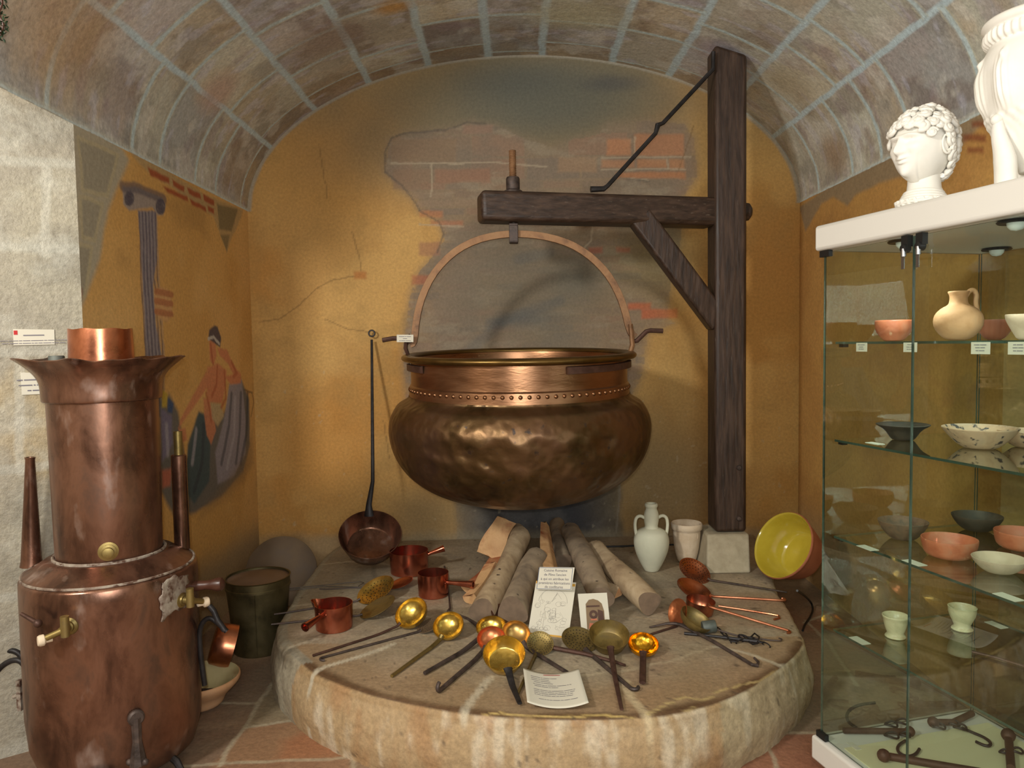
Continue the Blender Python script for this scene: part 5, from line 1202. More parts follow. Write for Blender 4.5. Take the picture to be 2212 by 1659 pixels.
# looped carrying handles, left and right
for k, (apx_, rr_) in enumerate((([(72, 1560), (68, 1490), (58, 1445), (44, 1425), (22, 1427), (2, 1440), (-14, 1460)], -.10), ([(64, 1500), (56, 1450), (46, 1415), (28, 1404), (8, 1408), (-10, 1420)], .06))):
    b = MB(); b.tube(spline([tuple(at(x, y, SY+rr_)) for x, y in apx_], 2), .0105, 10); b.obj('handle', M['iron_black'], still)
b = MB(); b.tube(spline([tuple(at(x, y, SY+.05)) for x, y in ((442, 1480), (434, 1420), (430, 1370), (436, 1345), (450, 1334), (462, 1338), (478, 1352), (490, 1364))], 2), .010, 10); b.obj('handle', M['iron_black'], still)
b = MB(); b.tube([at(x, y, SY-.02) for x, y in ((452, 1308), (462, 1320), (470, 1340), (486, 1362))], .011, 10); b.obj('handle', M['iron_black'], still)
b = MB(); pr_ = V(sx-rS-.03, SY+.02, .42); pl_ = at(45, 1500, SY+.02); b.box((pl_.x, pl_.y, pl_.z), (.016, .03, .12)); b.tube([pl_, pl_+V(-.03, 0, -.01)], .008, 8); b.obj('side_bracket', M['copper_scale'], still)
b = MB(); b.lathe([(.0005, .020), (.014, .018), (.025, .010), (.027, -.005), (.020, -.03), (.017, -.05), (.020, -.085), (.018, -.11), (.0005, -.11)], 16, basis(at(474, 1262, SY+.02), V(1, .02, .05))); b.obj('wooden_grip', M['wood_handle'], still)
for a in (-.35, 2.6, 4.2):
    b = MB(); q_ = S0+V((rS-.02)*math.cos(a), (rS-.02)*math.sin(a), 0); o_ = V(math.cos(a), math.sin(a), 0)
    b.tube([q_-o_*.04+V(0, 0, .07), q_+V(0, 0, .05), q_+o_*.03+V(0, 0, .010), q_+o_*.05+V(0, 0, .010)], [.012, .014, .010, .012], 8); b.obj('foot', M['iron_black'], still)
# ------------------------------------------------------------------ bucket, dark disc, copper pan and basin on the floor at left
f = onz(545, 1421, 0); rb2 = 58*f.y/FPX
bc = V(f.x, f.y+rb2*.9, 0); hb2 = bc.y/FPX*(1421-1262)*1.02; rt2 = rb2*1.20
t = thing('brass_bucket', 'tall tarnished brass bucket with domed lid, beside the hearth', 'bucket', bc)
b = MB(); b.lathe([(.0005, .004), (rb2*.9, .004), (rb2*.97, .0), (rb2, .01), (rb2*1.08, hb2*.5), (rt2*.99, hb2*.86), (rt2*1.02, hb2*.865), (rt2*1.02, hb2*.89), (rt2, hb2*.9), (rt2, hb2*.985), (rt2*1.03, hb2), (rt2*.98, hb2)], 72, Matrix.Translation(bc)); b.obj('body', M['bucket'], t, smooth=30)
b = MB(); b.lathe([(rt2*.99, hb2-.012), (rt2*.9, hb2-.01), (rt2*.5, hb2-.004), (.0005, hb2-.002)], 64, Matrix.Translation(bc)); b.obj('lid', M['lid'], t, smooth=60)
b = MB(); b.tube([bc+V(rb2*1.09*math.cos(-1.35), rb2*1.09*math.sin(-1.35), .02), bc+V(rt2*math.cos(-1.35), rt2*math.sin(-1.35), hb2*.86)], .003, 6); b.obj('seam', M['bucket'], t)
dc = at(608, 1262, 4.52); rd_ = 76*4.55/FPX
b = MB(); dc.z = rd_*.93+.01; b.lathe([(.0005, .012), (rd_*.5, .010), (rd_*.9, .002), (rd_, -.006), (rd_, -.014), (rd_*.9, -.008), (.0005, .0)], 72, basis(dc, V(.12, -.93, .36))); tag(b.obj('round_lid', M['disc'], smooth=40), 'large dark round lid leaning in the corner behind the brass bucket', 'lid')
# basin of cream glaze
f = onz(470, 1545, 0.0)
gb = V(at(432, 1480, 3.24).x, 3.24, 0); rg = .185
gr = at(512, 1470, 3.24).x-gb.x; zg = at(432, 1462, 3.24).z
t = thing('glazed_basin', 'cream glazed earthenware basin on the floor, half hidden behind the still', 'basin', gb)
b = MB(); b.lathe(spline([(.0005, .006), (gr*.5, .006), (gr*.62, .04), (gr*.82, zg-.02), (gr*.96, zg), (gr, zg+.004)], 2), 64, Matrix.Translation(gb)); b.obj('glazed_inside', M['basin_glaze'], t)
b = MB(); b.lathe(spline([(gr, zg+.004), (gr*1.04, zg), (gr*1.03, zg-.02), (gr*.86, zg-.05), (gr*.66, .05), (gr*.55, .0), (.0005, .0)], 2), 64, Matrix.Translation(gb)); b.obj('clay_outside', M['jug_clay'], t)
b = MB(); b.box((gb.x+.05, gb.y-.02, zg*.6), (.11, .012, .012)); tag(b.obj('iron_rod', M['iron']), 'short dark rod lying inside the cream glazed basin', 'rod')
cpn = at(478, 1392, 3.42); n_ = V(.86, .30, -.30)
t = thing('copper_pan', 'bright copper pan tipped on its side between the still and the bucket', 'pan', (cpn.x, cpn.y, cpn.z-.1))
T_ = basis(cpn+n_.normalized()*.055, n_); b, mz = bowl_mesh('deep', .098, T_, th=.002); b.obj('bowl', M['copper'], t, smooth=50)
b = MB(); b.tube([T_ @ V(-.09, 0, -.01), T_ @ V(-.12, .0, .0), T_ @ V(-.2, 0, .02)], .008, 8); b.obj('handle', M['iron'], t)
# ------------------------------------------------------------------ wall labels on the pier
def on_pier(px, py, e=.004):
    p = onplane(px, py, V(XL, YLW, 0), nL); return p-nL.normalized()*(-e if nL.normalized().dot(EYE-p) > 0 else e)
o, T, w, h = card('wall_label', 'white label with a small red emblem on the pale stones above the still', 'label', [on_pier(29, 746), on_pier(118, 744), on_pier(117, 712), on_pier(28, 711)], th=.002)
text_on(o, T, [('Distillation', w/2, h*.55, h*.2), ("L'art de distiller les plantes aromatiques, les fleurs et les fruits", w/2, h*.24, h*.12), ('pour en extraire les essences et les eaux florales au XIXe siècle', w/2, h*.08, h*.12)], 'ink', small=True)
b = MB(); b.box((w*.07, h*.78, .0006), (w*.09, h*.26, .001), T); b.obj('emblem', M['ink_red'], o)
o, T, w, h = card('wall_label', 'white label on the pale stones half hidden by the flared funnel of the still', 'label', [on_pier(47, 853), on_pier(112, 850), on_pier(110, 804), on_pier(44, 805)], th=.002)
text_on(o, T, [('Cet alambic de cuivre', w*.5, h*.62, h*.16), ('servait à distiller', w*.5, h*.38, h*.16), ('la lavande', w*.5, h*.14, h*.16)], 'ink', small=True)
# garland hanging at the far left edge
t = None
gp = at(8, 42, 2.37)
b = MB(); rs4 = np.random.RandomState(3)
stem = [gp+V(-.008+.006*math.sin(i), 0, .07-.011*i) for i in range(12)]
b.tube(stem, .004, 6); gar = thing('hanging_garland', 'dark green leafy garland at the top left edge of the picture', 'garland', stem[-1])
b.obj('stem', M['wood_handle'], gar)
b = MB()
for k in range(90):
    p = stem[rs4.randint(12)]+V(*(rs4.randn(3)*.006)); d_ = V(*rs4.randn(3)).normalized(); s_ = d_.cross(V(*rs4.randn(3))).normalized(); L_ = rs4.uniform(.012, .022)
    b.add([p, p+d_*L_*.5+s_*L_*.22, p+d_*L_, p+d_*L_*.5-s_*L_*.22, p+d_*L_*.5+d_.cross(s_)*.002], [(0, 1, 4), (1, 2, 4), (2, 3, 4), (3, 0, 4)])
b.obj('leaves', M['leaf'], gar, smooth=0)
# ------------------------------------------------------------------ glass display case at the right
ZB = .125
C0 = onz(1769, 1590, ZB)
dv = ray(690, 748); e1 = V(-dv.x, -dv.y, 0).normalized(); e2 = V(-e1.y, e1.x, 0)
LEN, DEP = 1.50, .70
Tc = Matrix(((e1.x, e2.x, 0, C0.x), (e1.y, e2.y, 0, C0.y), (0, 0, 1, 0), (0, 0, 0, 1)))
def L(x, y, z=0): return Tc @ V(x, y, z)
ZU = at(1792, 541, L(.02, .01).y).z; ZT = at(1784, 487, L(0, 0).y).z
pc_ = L(LEN/2, DEP/2)
case = thing('display_case', 'tall glass display case with white top and base, at the right of the hearth', 'display case', (pc_.x, pc_.y, 0))
b = MB(); b.box((LEN/2, DEP/2, (ZU+ZT)/2), (LEN+.04, DEP+.04, ZT-ZU), Tc); b.obj('top_slab', M['laminate'], case, bevel=.012)
b = MB(); b.box((LEN/2, DEP/2, ZB-.045), (LEN+.04, DEP+.04, .09), Tc); b.obj('base_slab', M['laminate'], case, bevel=.010)
b = MB(); b.box((LEN/2, DEP/2, .0175), (LEN-.06, DEP-.06, .034), Tc); b.obj('plinth', M['laminate'], case)
b = MB(); b.box((.55, DEP/2, ZB+.002), (.9, DEP-.06, .003), Tc); b.obj('lining', M['panel'], case)
def pane(name, x0, y0, x1, y1, z0, z1, mat='glass', t=.006):
    """upright pane from (x0,y0) to (x1,y1); faces clear, edges green"""
    a = V(x0, y0, 0); c_ = V(x1, y1, 0); n_ = V(-(c_-a).y, (c_-a).x, 0).normalized()*t/2; b = MB()
    vs = [a-n_, c_-n_, c_+n_, a+n_]; vs = [v+V(0, 0, z0) for v in vs]+[v+V(0, 0, z1) for v in vs]
    b.add(vs, [(3, 2, 1, 0), (4, 5, 6, 7)], Tc, 1); b.add(vs, [(0, 1, 5, 4), (2, 3, 7, 6)], Tc, 0); b.add(vs, [(1, 2, 6, 5), (3, 0, 4, 7)], Tc, 1)
    return b.obj(name, [M[mat], M['glass_edge']], case, smooth=0)
pj = onplane(1966, 1000, C0, e2); xj = (pj-C0).dot(e1)
d1_ = pane('glass_door', .008, .004, xj-.002, .004, ZB+.006, ZU-.006)
d2_ = pane('glass_door', xj+.003, .004, LEN-.008, .004, ZB+.006, ZU-.006)
pane('end_panel', .004, .012, .004, DEP-.01, ZB+.002, ZU-.002); pane('end_panel', LEN-.004, .012, LEN-.004, DEP-.01, ZB+.002, ZU-.002)
pane('back_panel', .01, DEP-.006, LEN-.01, DEP-.006, ZB+.002, ZU-.002)
ys0 = .045; psh = L(.03, ys0)
zsv = []
for (px, py) in ((1800, 741), (1818, 954), (1806, 1161), (1803, 1362)):
    z = onplane(px, py, L(0, ys0), e2); zz_ = (z.z); zsv.append(zz_)
zsv[0] = at(1800, 741, L(.03, ys0).y).z
print('SHELVES', zsv, 'ZU', ZU, ZT, 'C0', C0, 'xj', xj)
for i, z in enumerate(zsv):
    x0 = .016
    b = MB(); vs = [V(x0, ys0, z-.004), V(LEN-.02, ys0, z-.004), V(LEN-.02, DEP-.03, z-.004), V(x0, DEP-.03, z-.004)]; vs += [v+V(0, 0, .008) for v in vs]
    b.add(vs, [(3, 2, 1, 0), (4, 5, 6, 7)], Tc, 0); b.add(vs, [(0, 1, 5, 4), (1, 2, 6, 5), (2, 3, 7, 6), (3, 0, 4, 7)], Tc, 1)
    sh = b.obj('shelf', [M['shelf_glass'], M['glass_edge']], case, smooth=0)
    b = MB(); b.box((x0+.006, ys0+.03, z-.010), (.022, .022, .012), Tc); b.obj('shelf_clip', M['black'], sh)
for (px, py, sg) in ((1958, 520, d1_), (1990, 512, d2_)):
    p = onplane(px, py, C0-e2*.01, e2); q = Tc.inverted() @ p
    b = MB(); b.box((q.x, -.008, ZU-.020), (.026, .02, .034), Tc); b.lathe([(.0005, .012), (.012, .010), (.014, 0), (.014, -.01)], 16, Tc @ Matrix.Translation((q.x, -.014, ZU-.042)) @ Matrix.Rotation(math.pi/2, 4, 'X')); b.obj('lock', M['black'], sg)
    b = MB(); b.lathe([(.0005, .012), (.008, .012), (.008, -.012), (.0005, -.012)], 12, Tc @ Matrix.Translation((q.x, -.02, ZU-.055))); b.box((q.x, -.022, ZU-.085), (.012, .003, .04), Tc); b.obj('key', M['chrome'], sg)
for z_, nm in ((ZU-.012, 1), (ZB+.014, 1)):
    b = MB(); b.box((.022, -.002, z_), (.05, .016, .022), Tc); b.obj('hinge', M['black'], d1_)
# lamps under the top slab
for i, (px, py) in enumerate(((1952, 521), (2153, 538), (2196, 478))):
    p = onz(px, py, ZU-.004); q = Tc.inverted() @ p
    b = MB(); b.lathe([(.022, -.002), (.044, -.004), (.048, 0), (.044, .004), (.02, .004)], 28, Matrix.Translation(p-V(0, 0, .002))); lr = b.obj('lamp_ring', M['black'], case)
    b = MB(); b.lathe([(.024, 0), (.022, -.012), (.014, -.021), (.0005, -.024)], 20, Matrix.Translation(p-V(0, 0, .002))); b.obj('lamp_bulb', M['bulb'], lr)
    sl = bpy.data.lights.new('case_lamp', 'SPOT'); sl.energy = 7.5; sl.spot_size = math.radians(120); sl.spot_blend = .6; sl.color = (.93, 1.0, .95); sl.shadow_soft_size = .02
    so = bpy.data.objects.new('case_lamp', sl); scene.collection.objects.link(so); so.location = p-V(0, 0, .035)
def sp1(px, yl, z): 
    p = onplane(px, 742, L(0, yl), e2); p.z = z; return p
def caseobj(name, label, cat, p, prof, mat, group=None, px=None, k=1.0, fn=None, seg=56):
    """lathed vessel standing at p; profile in photo pixels, scaled to the distance"""
    s_ = p.y/FPX*k; pr_ = [(max(.0005, r*s_), z*s_) for r, z in prof]
    t = thing(name, label, cat, p, group); b = MB(); b.lathe(spline(pr_, 1), seg, Matrix.Translation(p), fn=fn); b.obj('body', M[mat], t, smooth=60); return t, s_
h0 = .0045
z1, z2, z3, z4 = [z+h0 for z in zsv]
caseobj('clay_bowl', 'small red clay bowl on the top shelf, left of the round jug', 'bowl', sp1(1930, .18, z1), [(0, 0), (18, 0), (22, 4), (34, 18), (37, 32), (37, 44), (35, 45), (34, 34), (28, 20), (16, 8), (0, 6)], 'orange_slip')
p = sp1(2069, .20, z1)
t, s_ = caseobj('clay_jug', 'round clay jug with narrow neck and loop handle on the top shelf', 'jug', p, [(0, 0), (18, 0), (34, 10), (46, 28), (48, 44), (44, 58), (32, 70), (20, 76), (17, 84), (17, 96), (21, 104), (19, 106), (14, 96), (14, 84), (0, 82)], 'jug_clay')
hv = (R*.95-e2*.1); hv.z = 0; hv.normalize()
b = MB(); b.tube(spline([tuple(p+hv*(x*s_)+V(0, 0, z*s_)) for x, z in ((15, 94), (22, 106), (32, 108), (38, 98), (36, 80), (40, 62), (44, 52))], 2), .0075, 10); b.obj('handle', M['jug_clay'], t)
caseobj('clay_bowl', 'reddish bowl on the top shelf partly behind the round jug', 'bowl', sp1(2148, .42, z1), [(0, 0), (16, 0), (28, 14), (36, 34), (38, 42), (36, 43), (32, 34), (24, 18), (0, 8)], 'terracotta')
caseobj('clay_bowl', 'pale clay bowl on the top shelf, cut by the right edge of the picture', 'bowl', sp1(2214, .22, z1), [(0, 0), (14, 0), (24, 18), (36, 42), (38, 54), (36, 55), (30, 42), (0, 12)], 'bowl_pale')
def sp(px, py, z): return onz(px, py, z)
caseobj('dark_bowl', 'dark wide-rimmed bowl on the second shelf beside the door joint', 'bowl', sp(1950, 950, z2), [(0, 0), (20, 0), (26, 6), (36, 22), (52, 32), (54, 34), (50, 35), (32, 25), (20, 8), (0, 6)], 'bowl_dark')
caseobj('spotted_bowl', 'cream bowl with dark spotted rim on the second shelf', 'bowl', sp(2116, 968, z2), [(0, 0), (28, 0), (40, 6), (60, 26), (72, 42), (74, 46), (70, 46), (56, 28), (34, 10), (0, 6)], 'bowl_spotted', k=1.0)
caseobj('spotted_bowl', 'spotted bowl on the second shelf cut by the right picture edge', 'bowl', sp(2222, 966, z2), [(0, 0), (24, 0), (36, 6), (54, 24), (60, 36), (57, 37), (44, 20), (0, 6)], 'bowl_spotted')
caseobj('brown_bowl', 'brown mottled bowl on the third shelf behind the door joint', 'bowl', sp(1950, 1164, z3), [(0, 0), (20, 0), (30, 6), (44, 24), (51, 40), (49, 41), (40, 25), (24, 8), (0, 6)], 'bowl_brown')
caseobj('orange_dish', 'bright orange straight-sided dish on the third shelf', 'dish', sp(2050, 1203, z3), [(0, 0), (34, 0), (48, 8), (52, 20), (55, 32), (56, 42), (53, 42), (50, 28), (46, 12), (0, 8)], 'orange_slip')
caseobj('orange_dish', 'orange dish on the third shelf cut by the right picture edge', 'dish', sp(2206, 1186, z3), [(0, 0), (32, 0), (46, 8), (50, 20), (52, 32), (53, 40), (50, 40), (47, 28), (44, 12), (0, 8)], 'orange_slip')
caseobj('pale_bowl', 'pale shallow bowl in front of the orange dishes on the third shelf', 'bowl', sp(2158, 1236, z3), [(0, 0), (22, 0), (34, 6), (48, 20), (54, 32), (52, 33), (42, 20), (26, 8), (0, 6)], 'bowl_pale')
caseobj('green_bowl', 'dark green glazed bowl at the back of the third shelf', 'bowl', sp(2110, 1146, z3), [(0, 0), (20, 0), (34, 8), (46, 24), (50, 34), (48, 35), (38, 20), (0, 6)], 'bowl_dark')
caseobj('stone_cup', 'pale alabaster cup with wide rim on the lowest glass shelf behind the door joint', 'cup', sp(1934, 1376, z4), [(0, 0), (20, 0), (22, 3), (16, 9), (20, 18), (24, 34), (24, 40), (28, 48), (26, 50), (20, 42), (16, 20), (0, 14)], 'alabaster')
caseobj('stone_cup', 'tall veined alabaster cup in the middle of the lowest glass shelf', 'cup', sp(2078, 1360, z4), [(0, 0), (20, 0), (22, 3), (15, 9), (20, 20), (27, 36), (28, 50), (29, 52), (26, 52), (24, 38), (16, 20), (0, 14)], 'alabaster')
# iron hooks, scales and rods
b = MB(); pts = [sp(2035, 1440, .30) for _ in (0,)]
rodz = z4-.0
b = MB(); b.tube([sp(2100, 1408, z4+.006), sp(2150, 1420, z4+.006), sp(2215, 1440, z4+.006)], [.006, .005, .005], 8); tag(b.obj('iron_rod', M['iron_brown']), 'thin brown iron rod on the lowest glass shelf near the right picture edge', 'rod')
zf_ = ZB+.0035
def steel(label, pts, r, rings, hook=None, base=zf_):
    t = thing('iron_steelyard', label, 'scale', sp(pts[0][0], pts[0][1], base), 'iron steelyards in the bottom of the case')
    b = MB(); b.tube([sp(x, y, base+r) for x, y in pts], r, 10); b.ball(sp(pts[0][0], pts[0][1], base+r*1.6), r*1.7, 12, 8); b.obj('beam', M['iron_brown'], t)
    for (x, y, rr) in rings:
        c_ = sp(x, y, base+.010); b = MB(); b.tube([c_+V(rr*math.cos(a), rr*math.sin(a)*.8, .004*math.sin(2*a)+.006) for a in [2*math.pi*k/16 for k in range(16)]], .004, 6, closed=True); b.obj('ring', M['iron_black'], t)
    if hook:
        b = MB(); b.tube(spline([tuple(sp(x, y, base+.007)) for x, y in hook], 2), .0055, 8); b.obj('hook', M['iron_black'], t)
    return t
steel('iron steelyard with rings at the left of the case floor', [(1965, 1580), (1910, 1579), (1822, 1578)], .011, [(1925, 1568, .022), (1948, 1562, .022), (1926, 1592, .024), (1955, 1590, .018)])
steel('iron steelyard with a big curved hook at the middle of the case floor', [(2016, 1560), (2060, 1560), (2100, 1541)], .012, [(2028, 1572, .022), (2062, 1566, .018), (2074, 1574, .022)], [(2078, 1572), (2100, 1582), (2125, 1592), (2141, 1604), (2138, 1612), (2125, 1610), (2108, 1602)])
steel('thick iron bar with ball end and upturned hook, nearest on the case floor', [(1909, 1632), (1990, 1646), (2120, 1668)], .013, [], [(1956, 1600), (1940, 1610), (1938, 1622), (1950, 1632), (1968, 1634), (1980, 1628), (1986, 1618)])
steel('upright looking iron bar with knobs at the right edge of the case floor', [(2178, 1588), (2180, 1610), (2184, 1660)], .014, [(2170, 1628, .016), (2196, 1625, .02)])
b = MB(); b.tube(spline([tuple(sp(x, y, zf_+.006)) for x, y in ((1850, 1572), (1832, 1560), (1828, 1545), (1836, 1532), (1856, 1522), (1890, 1518))], 2), .006, 8); tag(b.obj('iron_hook', M['iron_black']), 'large curved iron hook behind the left steelyard in the case', 'hook')
# shelf labels
def slab_(label, px, z, w_, h_, lines, yl=ys0-.003):
    p = onplane(px, 742, L(0, yl), e2); q = Tc.inverted() @ p
    c4_ = [L(q.x-w_/2, yl, z-h_), L(q.x+w_/2, yl, z-h_), L(q.x+w_/2, yl, z), L(q.x-w_/2, yl, z)]
    # seen from outside the door, so the sheet faces -y of the case
    o, T, w, h = card('shelf_label', label, 'label', c4_, th=.001)
    o['group'] = 'printed labels on the case shelves'
    text_on(o, T, [(s__, w/2, h*(.72-.24*i), h*.19) for i, s__ in enumerate(lines)], 'ink', small=True)
slab_('small white label at the left end of the top shelf edge', 1861, zsv[0], .052, .030, ['Coupe romaine', 'sigillée', 'Ier siècle'])
slab_('small white label on the top shelf edge at the door joint', 1966, zsv[0], .055, .030, ['Coupelle', 'terre cuite', 'Ier siècle'])
slab_('white label on the top shelf edge below the round jug', 2118, zsv[0], .062, .034, ['Cruche romaine', 'terre cuite', 'IIe siècle'])
slab_('white label on the top shelf edge at the right picture edge', 2200, zsv[0], .062, .034, ['Bol romain', 'terre cuite', 'IIe siècle'])
def flatlab(label, px, py, z, w_=.07, h_=.035, ang=0):
    p = sp(px, py, z); q = Tc.inverted() @ p
    b = MB(); b.box((q.x, q.y, z+.0008), (w_, h_, .0012), Tc); tag(b.obj('shelf_label', M['paper']), label, 'label', 'printed labels on the case shelves')
flatlab('white label lying on the third shelf near its left end', 1874, 1184, z3-.0005); flatlab('white label lying on the third shelf in front of the brown bowl', 1975, 1216, z3-.0005); flatlab('white label lying on the third shelf near the right picture edge', 2178, 1290, z3-.0005)
flatlab('white label lying at the left end of the lowest glass shelf', 1857, 1384, z4-.0005); flatlab('white label lying on the lowest glass shelf right of the tall cup', 2152, 1350, z4-.0005); flatlab('white label lying on the second shelf near its left end', 1890, 958, z2-.0005, .06, .03)
flatlab('small grey label on the cream floor of the case', 1845, 1612, ZB+.0035, .05, .022)
# ------------------------------------------------------------------ plaster head on top of the case
def near(px, yl): 
    p = onplane(px, 430, L(0, yl), e2); p.z = ZT+.001; return p
hb0 = near(1998, .13); k_ = hb0.y/FPX
bust = thing('plaster_bust', 'white plaster classical head with curly hair on top of the display case', 'sculpture', hb0)
zpx = lambda y: (at(1990, y, hb0.y).z)
ztop_ = zpx(231); HH = (ztop_-hb0.z)
hc = hb0+V(-.010, 0, 0); hc.z = zpx(318)
hs = HH/.30                                  # scale
fa = math.atan2(EYE.y-hc.y, EYE.x-hc.x)-math.radians(42)
Hm = Matrix.Translation(hc) @ Matrix.Rotation(fa, 4, 'Z') @ Matrix.Rotation(math.radians(-4), 4, 'Y') @ Matrix.Scale(hs, 4)
def headR(az, el):
    ca, sa, ce, se = math.cos(az), math.sin(az), math.cos(el), math.sin(el)
    x, y, z = ca*ce, sa*ce, se
    rz = .112 if z < 0 else .100
    r = 1/math.sqrt((x/.088)**2+(y/.074)**2+(z/rz)**2)
    def g(a0, e0, wa, we): 
        da = (az-a0+math.pi) % (2*math.pi)-math.pi
        return math.exp(-(da/wa)**2-((el-e0)/we)**2)
    d = 0
    d += .020*g(0, -.28, .10, .13)+.012*g(0, -.10, .085, .14)+.006*g(0, .06, .10, .10)     # nose
    d += .004*(g(.14, -.31, .07, .06)+g(-.14, -.31, .07, .06))
    for s_ in (1, -1):
        d += .011*g(.34*s_, .19, .26, .06)-.018*g(.32*s_, .03, .18, .10)+.011*g(.34*s_, .01, .11, .055)+.005*g(.34*s_, .065, .14, .018)+.003*g(.34*s_, -.055, .13, .015)
        d += .005*g(.55*s_, -.22, .26, .18)-.003*g(.30*s_, -.40, .10, .12)
    d += .0085*g(0, -.50, .20, .045)+.0085*g(0, -.615, .16, .05)-.004*g(0, -.555, .24, .02)-.004*g(0, -.71, .2, .05)
    d += .014*g(0, -.90, .26, .16)
    d -= .010*max(0, -z-.35)*(1 if abs(sa) > .5 else .3)
    return r+d
b = MB(); nA, nE = 120, 90; vs = []; fs_ = []
for j in range(nE+1):
    el = -math.pi/2+math.pi*j/nE
    for i in range(nA):
        az = 2*math.pi*i/nA-math.pi; r = headR(az, el); vs.append(V(r*math.cos(az)*math.cos(el), r*math.sin(az)*math.cos(el), r*math.sin(el)))
for j in range(nE):
    for i in range(nA): fs_.append((j*nA+i, j*nA+(i+1) % nA, (j+1)*nA+(i+1) % nA, (j+1)*nA+i))
b.add(vs, fs_, Hm)
nz_ = (hb0.z-hc.z)/hs
# neck and shoulders flow on from the head
nk_ = [(.052, .052, -.055, -.008), (.048, .050, -.085, -.012), (.048, .052, -.105, -.014), (.050, .054, nz_+.062, -.014), (.062, .068, nz_+.040, -.012), (.070, .082, nz_+.022, -.010), (.062, .074, nz_+.002, -.008), (.0005, .0005, nz_+.001, -.008)]
vs = []; fs_ = []
for rx, ry, z, ox in nk_:
    for i in range(48): a = 2*math.pi*i/48; vs.append(V(ox+.88*rx*math.cos(a), .86*ry*math.sin(a), z))
for j in range(len(nk_)-1):
    for i in range(48): fs_.append((j*48+i, j*48+(i+1) % 48, (j+1)*48+(i+1) % 48, (j+1)*48+i))
Hn = Matrix.Translation(hc) @ Matrix.Rotation(fa+math.radians(20), 4, 'Z') @ Matrix.Scale(hs, 4)
b.add(vs, fs_, Hn)
for s_ in (1, -1):                            # ears
    T_ = Hm @ Matrix.Translation((-.004, s_*.076, -.010)) @ Matrix.Rotation(s_*math.radians(-14), 4, 'Z')
    b.add([], [])
    pts = [T_ @ V(.013*math.cos(a)+.003*math.sin(a), s_*.004, .026*math.sin(a)) for a in [2*math.pi*k/18 for k in range(18)]]
    b.tube(pts, .0035*hs, 8, closed=True); b.ball((0, -s_*.004, 0), .015, 12, 8, T_, (.8, .5, 1.5))
hd = b.obj('head', M['plaster'], bust, smooth=80)
b = MB(); rs5 = np.random.RandomState(11); cur = []
def curl(az, el, lift, r, roll):
    R_ = headR(az, el)+lift; c_ = V(R_*math.cos(az)*math.cos(el), R_*math.sin(az)*math.cos(el), R_*math.sin(el)); n_ = V(math.cos(az)*math.cos(el), math.sin(az)*math.cos(el), math.sin(el))
    x, y, z = frame(n_); pts = []; rad = []
    for k in range(15):
        t = k/14; an = roll+t*2*math.pi*1.35; q = r*(1-.72*t); pts.append(Hm @ (c_+(x*math.cos(an)+y*math.sin(an))*q+n_*(.006*t))); rad.append(r*.42*hs*(1-.3*t))
    b.tube(pts, rad, 7); b.ball(Hm @ (c_+n_*.002), r*.62*hs, 10, 6)
for el, n_c in ((.42, 9), (.62, 13), (.85, 12), (1.10, 9), (1.35, 5)):
    for i in range(n_c):
        az = 2*math.pi*(i+.5*rs5.rand())/n_c
        azs = (az+math.pi) % (2*math.pi)-math.pi
        if el < .5 and abs(azs) < .25: continue
        curl(az, el+rs5.uniform(-.05, .05), .010 if abs(azs) < 1.3 else .014, rs5.uniform(.014, .019), rs5.uniform(0, 6.3))
for el, a0 in ((.46, .35), (.22, 1.0), (.0, 1.75), (-.2, 1.85), (-.42, 2.0), (-.62, 2.2), (-.85, 2.45)):
    n_c = 7 if el > .1 else 6
    for i in range(n_c):
        az = a0+(2*math.pi-2*a0)*i/(n_c-1); curl(az, el+rs5.uniform(-.05, .05), .010, rs5.uniform(.014, .018), rs5.uniform(0, 6.3))
for i in range(7): curl(-.6+.2*i, .50+.03*rs5.rand(), .012, .013, rs5.uniform(0, 6.3))
b.obj('hair', M['plaster'], bust, smooth=60)
b = MB()
for k in range(5):                            # collar folds over the shoulders
    q = k/4; pts = [Hn @ V(-.012+.86*(.056+.018*q)*math.cos(a), .86*(.060+.022*q)*math.sin(a), nz_+.046-.008*k+.008*math.cos(a)) for a in [2*math.pi*i/40 for i in range(40)]]
    b.tube(pts, .0055*hs, 8, closed=True)
for k in range(22):
    a = 2*math.pi*k/22; b.tube([Hn @ V(-.012+.066*math.cos(a), .074*math.sin(a), nz_+.030), Hn @ V(-.012+.062*math.cos(a+.12), .070*math.sin(a+.12), nz_+.010), Hn @ V(-.012+.056*math.cos(a+.2), .064*math.sin(a+.2), nz_+.003)], .006*hs, 6)
b.obj('collar', M['plaster'], bust, smooth=60)
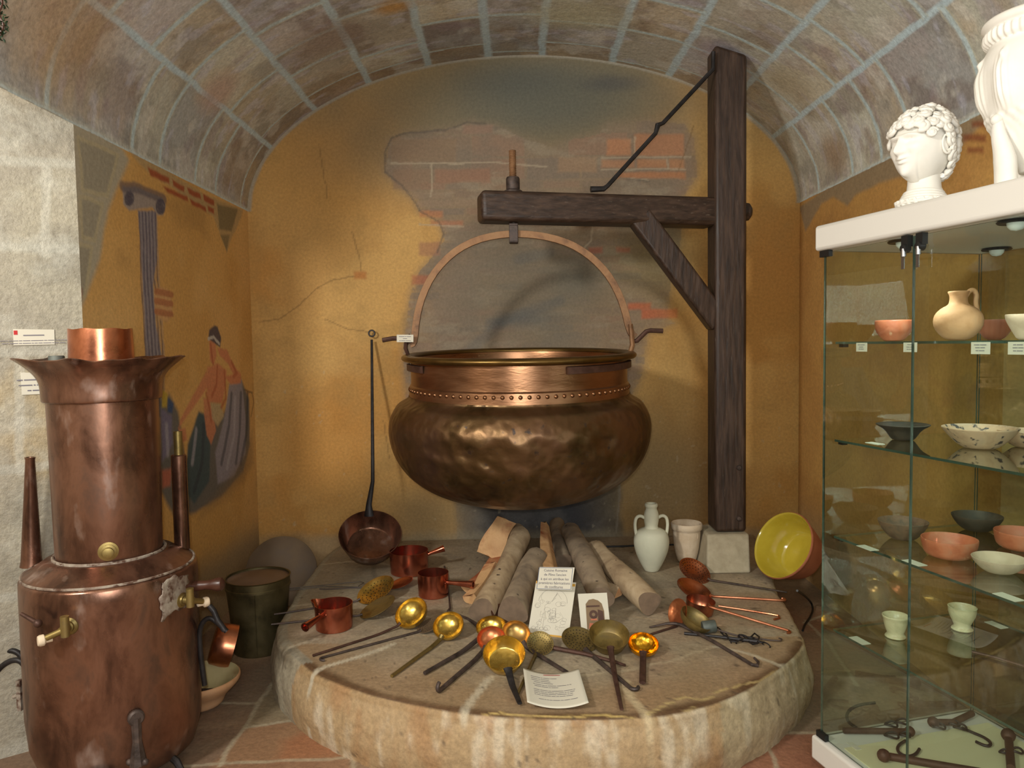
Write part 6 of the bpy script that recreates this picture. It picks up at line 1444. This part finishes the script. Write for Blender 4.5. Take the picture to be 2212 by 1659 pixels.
# ------------------------------------------------------------------ white relief vase
vb = near(2236, .20); sv = vb.y/FPX
t = thing('plaster_vase', 'large white relief vase on top of the case, cut by the right picture edge', 'vase', vb)
zy = lambda y: at(2212, y, vb.y).z-vb.z
pr_ = [(30, 372), (34, 360), (44, 345), (66, 310), (84, 275), (92, 258), (94, 252), (96, 240), (103, 200), (106, 160), (104, 130), (98, 108), (92, 98), (90, 90), (96, 86), (100, 80), (100, 66), (96, 60), (104, 52), (104, 42), (98, 36), (84, 32), (80, 40), (78, 60)]
prv = spline([(r*sv, zy(y)) for r, y in pr_], 2); prv = [(.0005, prv[0][1])]+prv
zlo, zhi = zy(245), zy(110)
rs6 = np.random.RandomState(2)
def relief(p, a, r, z):
    d = 0
    if zlo < z < zhi:
        u = (z-zlo)/(zhi-zlo); ph = a*9/1.0; f_ = .5+.5*math.cos(ph)
        body_ = math.exp(-((u-.42)/.36)**4)*f_**1.5; head_ = math.exp(-((u-.88)/.07)**2)*max(0, math.cos(ph))**8
        d = .014*body_+.013*head_+.0035*body_*math.sin(a*62+3*u)
    elif zy(300) < z < zlo: d = .0025*math.sin(a*26)*math.sin((z-zy(300))/(zlo-zy(300))*6.28*2)
    elif zy(90) < z < zy(62): d = .003*math.sin(a*40)
    f2 = 1+d/max(r, .02); return V(p.x*f2, p.y*f2, p.z)
b = MB(); b.lathe(prv, 260, Matrix.Translation(vb), fn=relief); b.obj('body', M['plaster'], t, smooth=80)
for k in range(3):
    a = math.radians(188+120*k); o_ = V(math.cos(a), math.sin(a), 0)
    b = MB(); pts = [vb+o_*(x*sv)+V(0, 0, zy(y)) for x, y in ((92, 262), (92, 280), (88, 300), (80, 322), (74, 345), (72, 362))]; pts.append(vb+o_*(70*sv)+V(0, 0, .006))
    b.tube(spline([tuple(q_) for q_ in pts], 2), [.012+.020*min(1, i/18) for i in range(len(spline([tuple(q_) for q_ in pts], 2)))], 12, flat=.8, up=o_); b.ball(pts[0]+o_*.004, .016, 12, 8); b.obj('support', M['plaster'], t, smooth=60)
b = MB(); b.lathe([(.0005, 0), (92*sv, 0), (94*sv, .005), (88*sv, .010), (.0005, .012)], 60, Matrix.Translation(vb)); b.obj('base', M['plaster'], t)
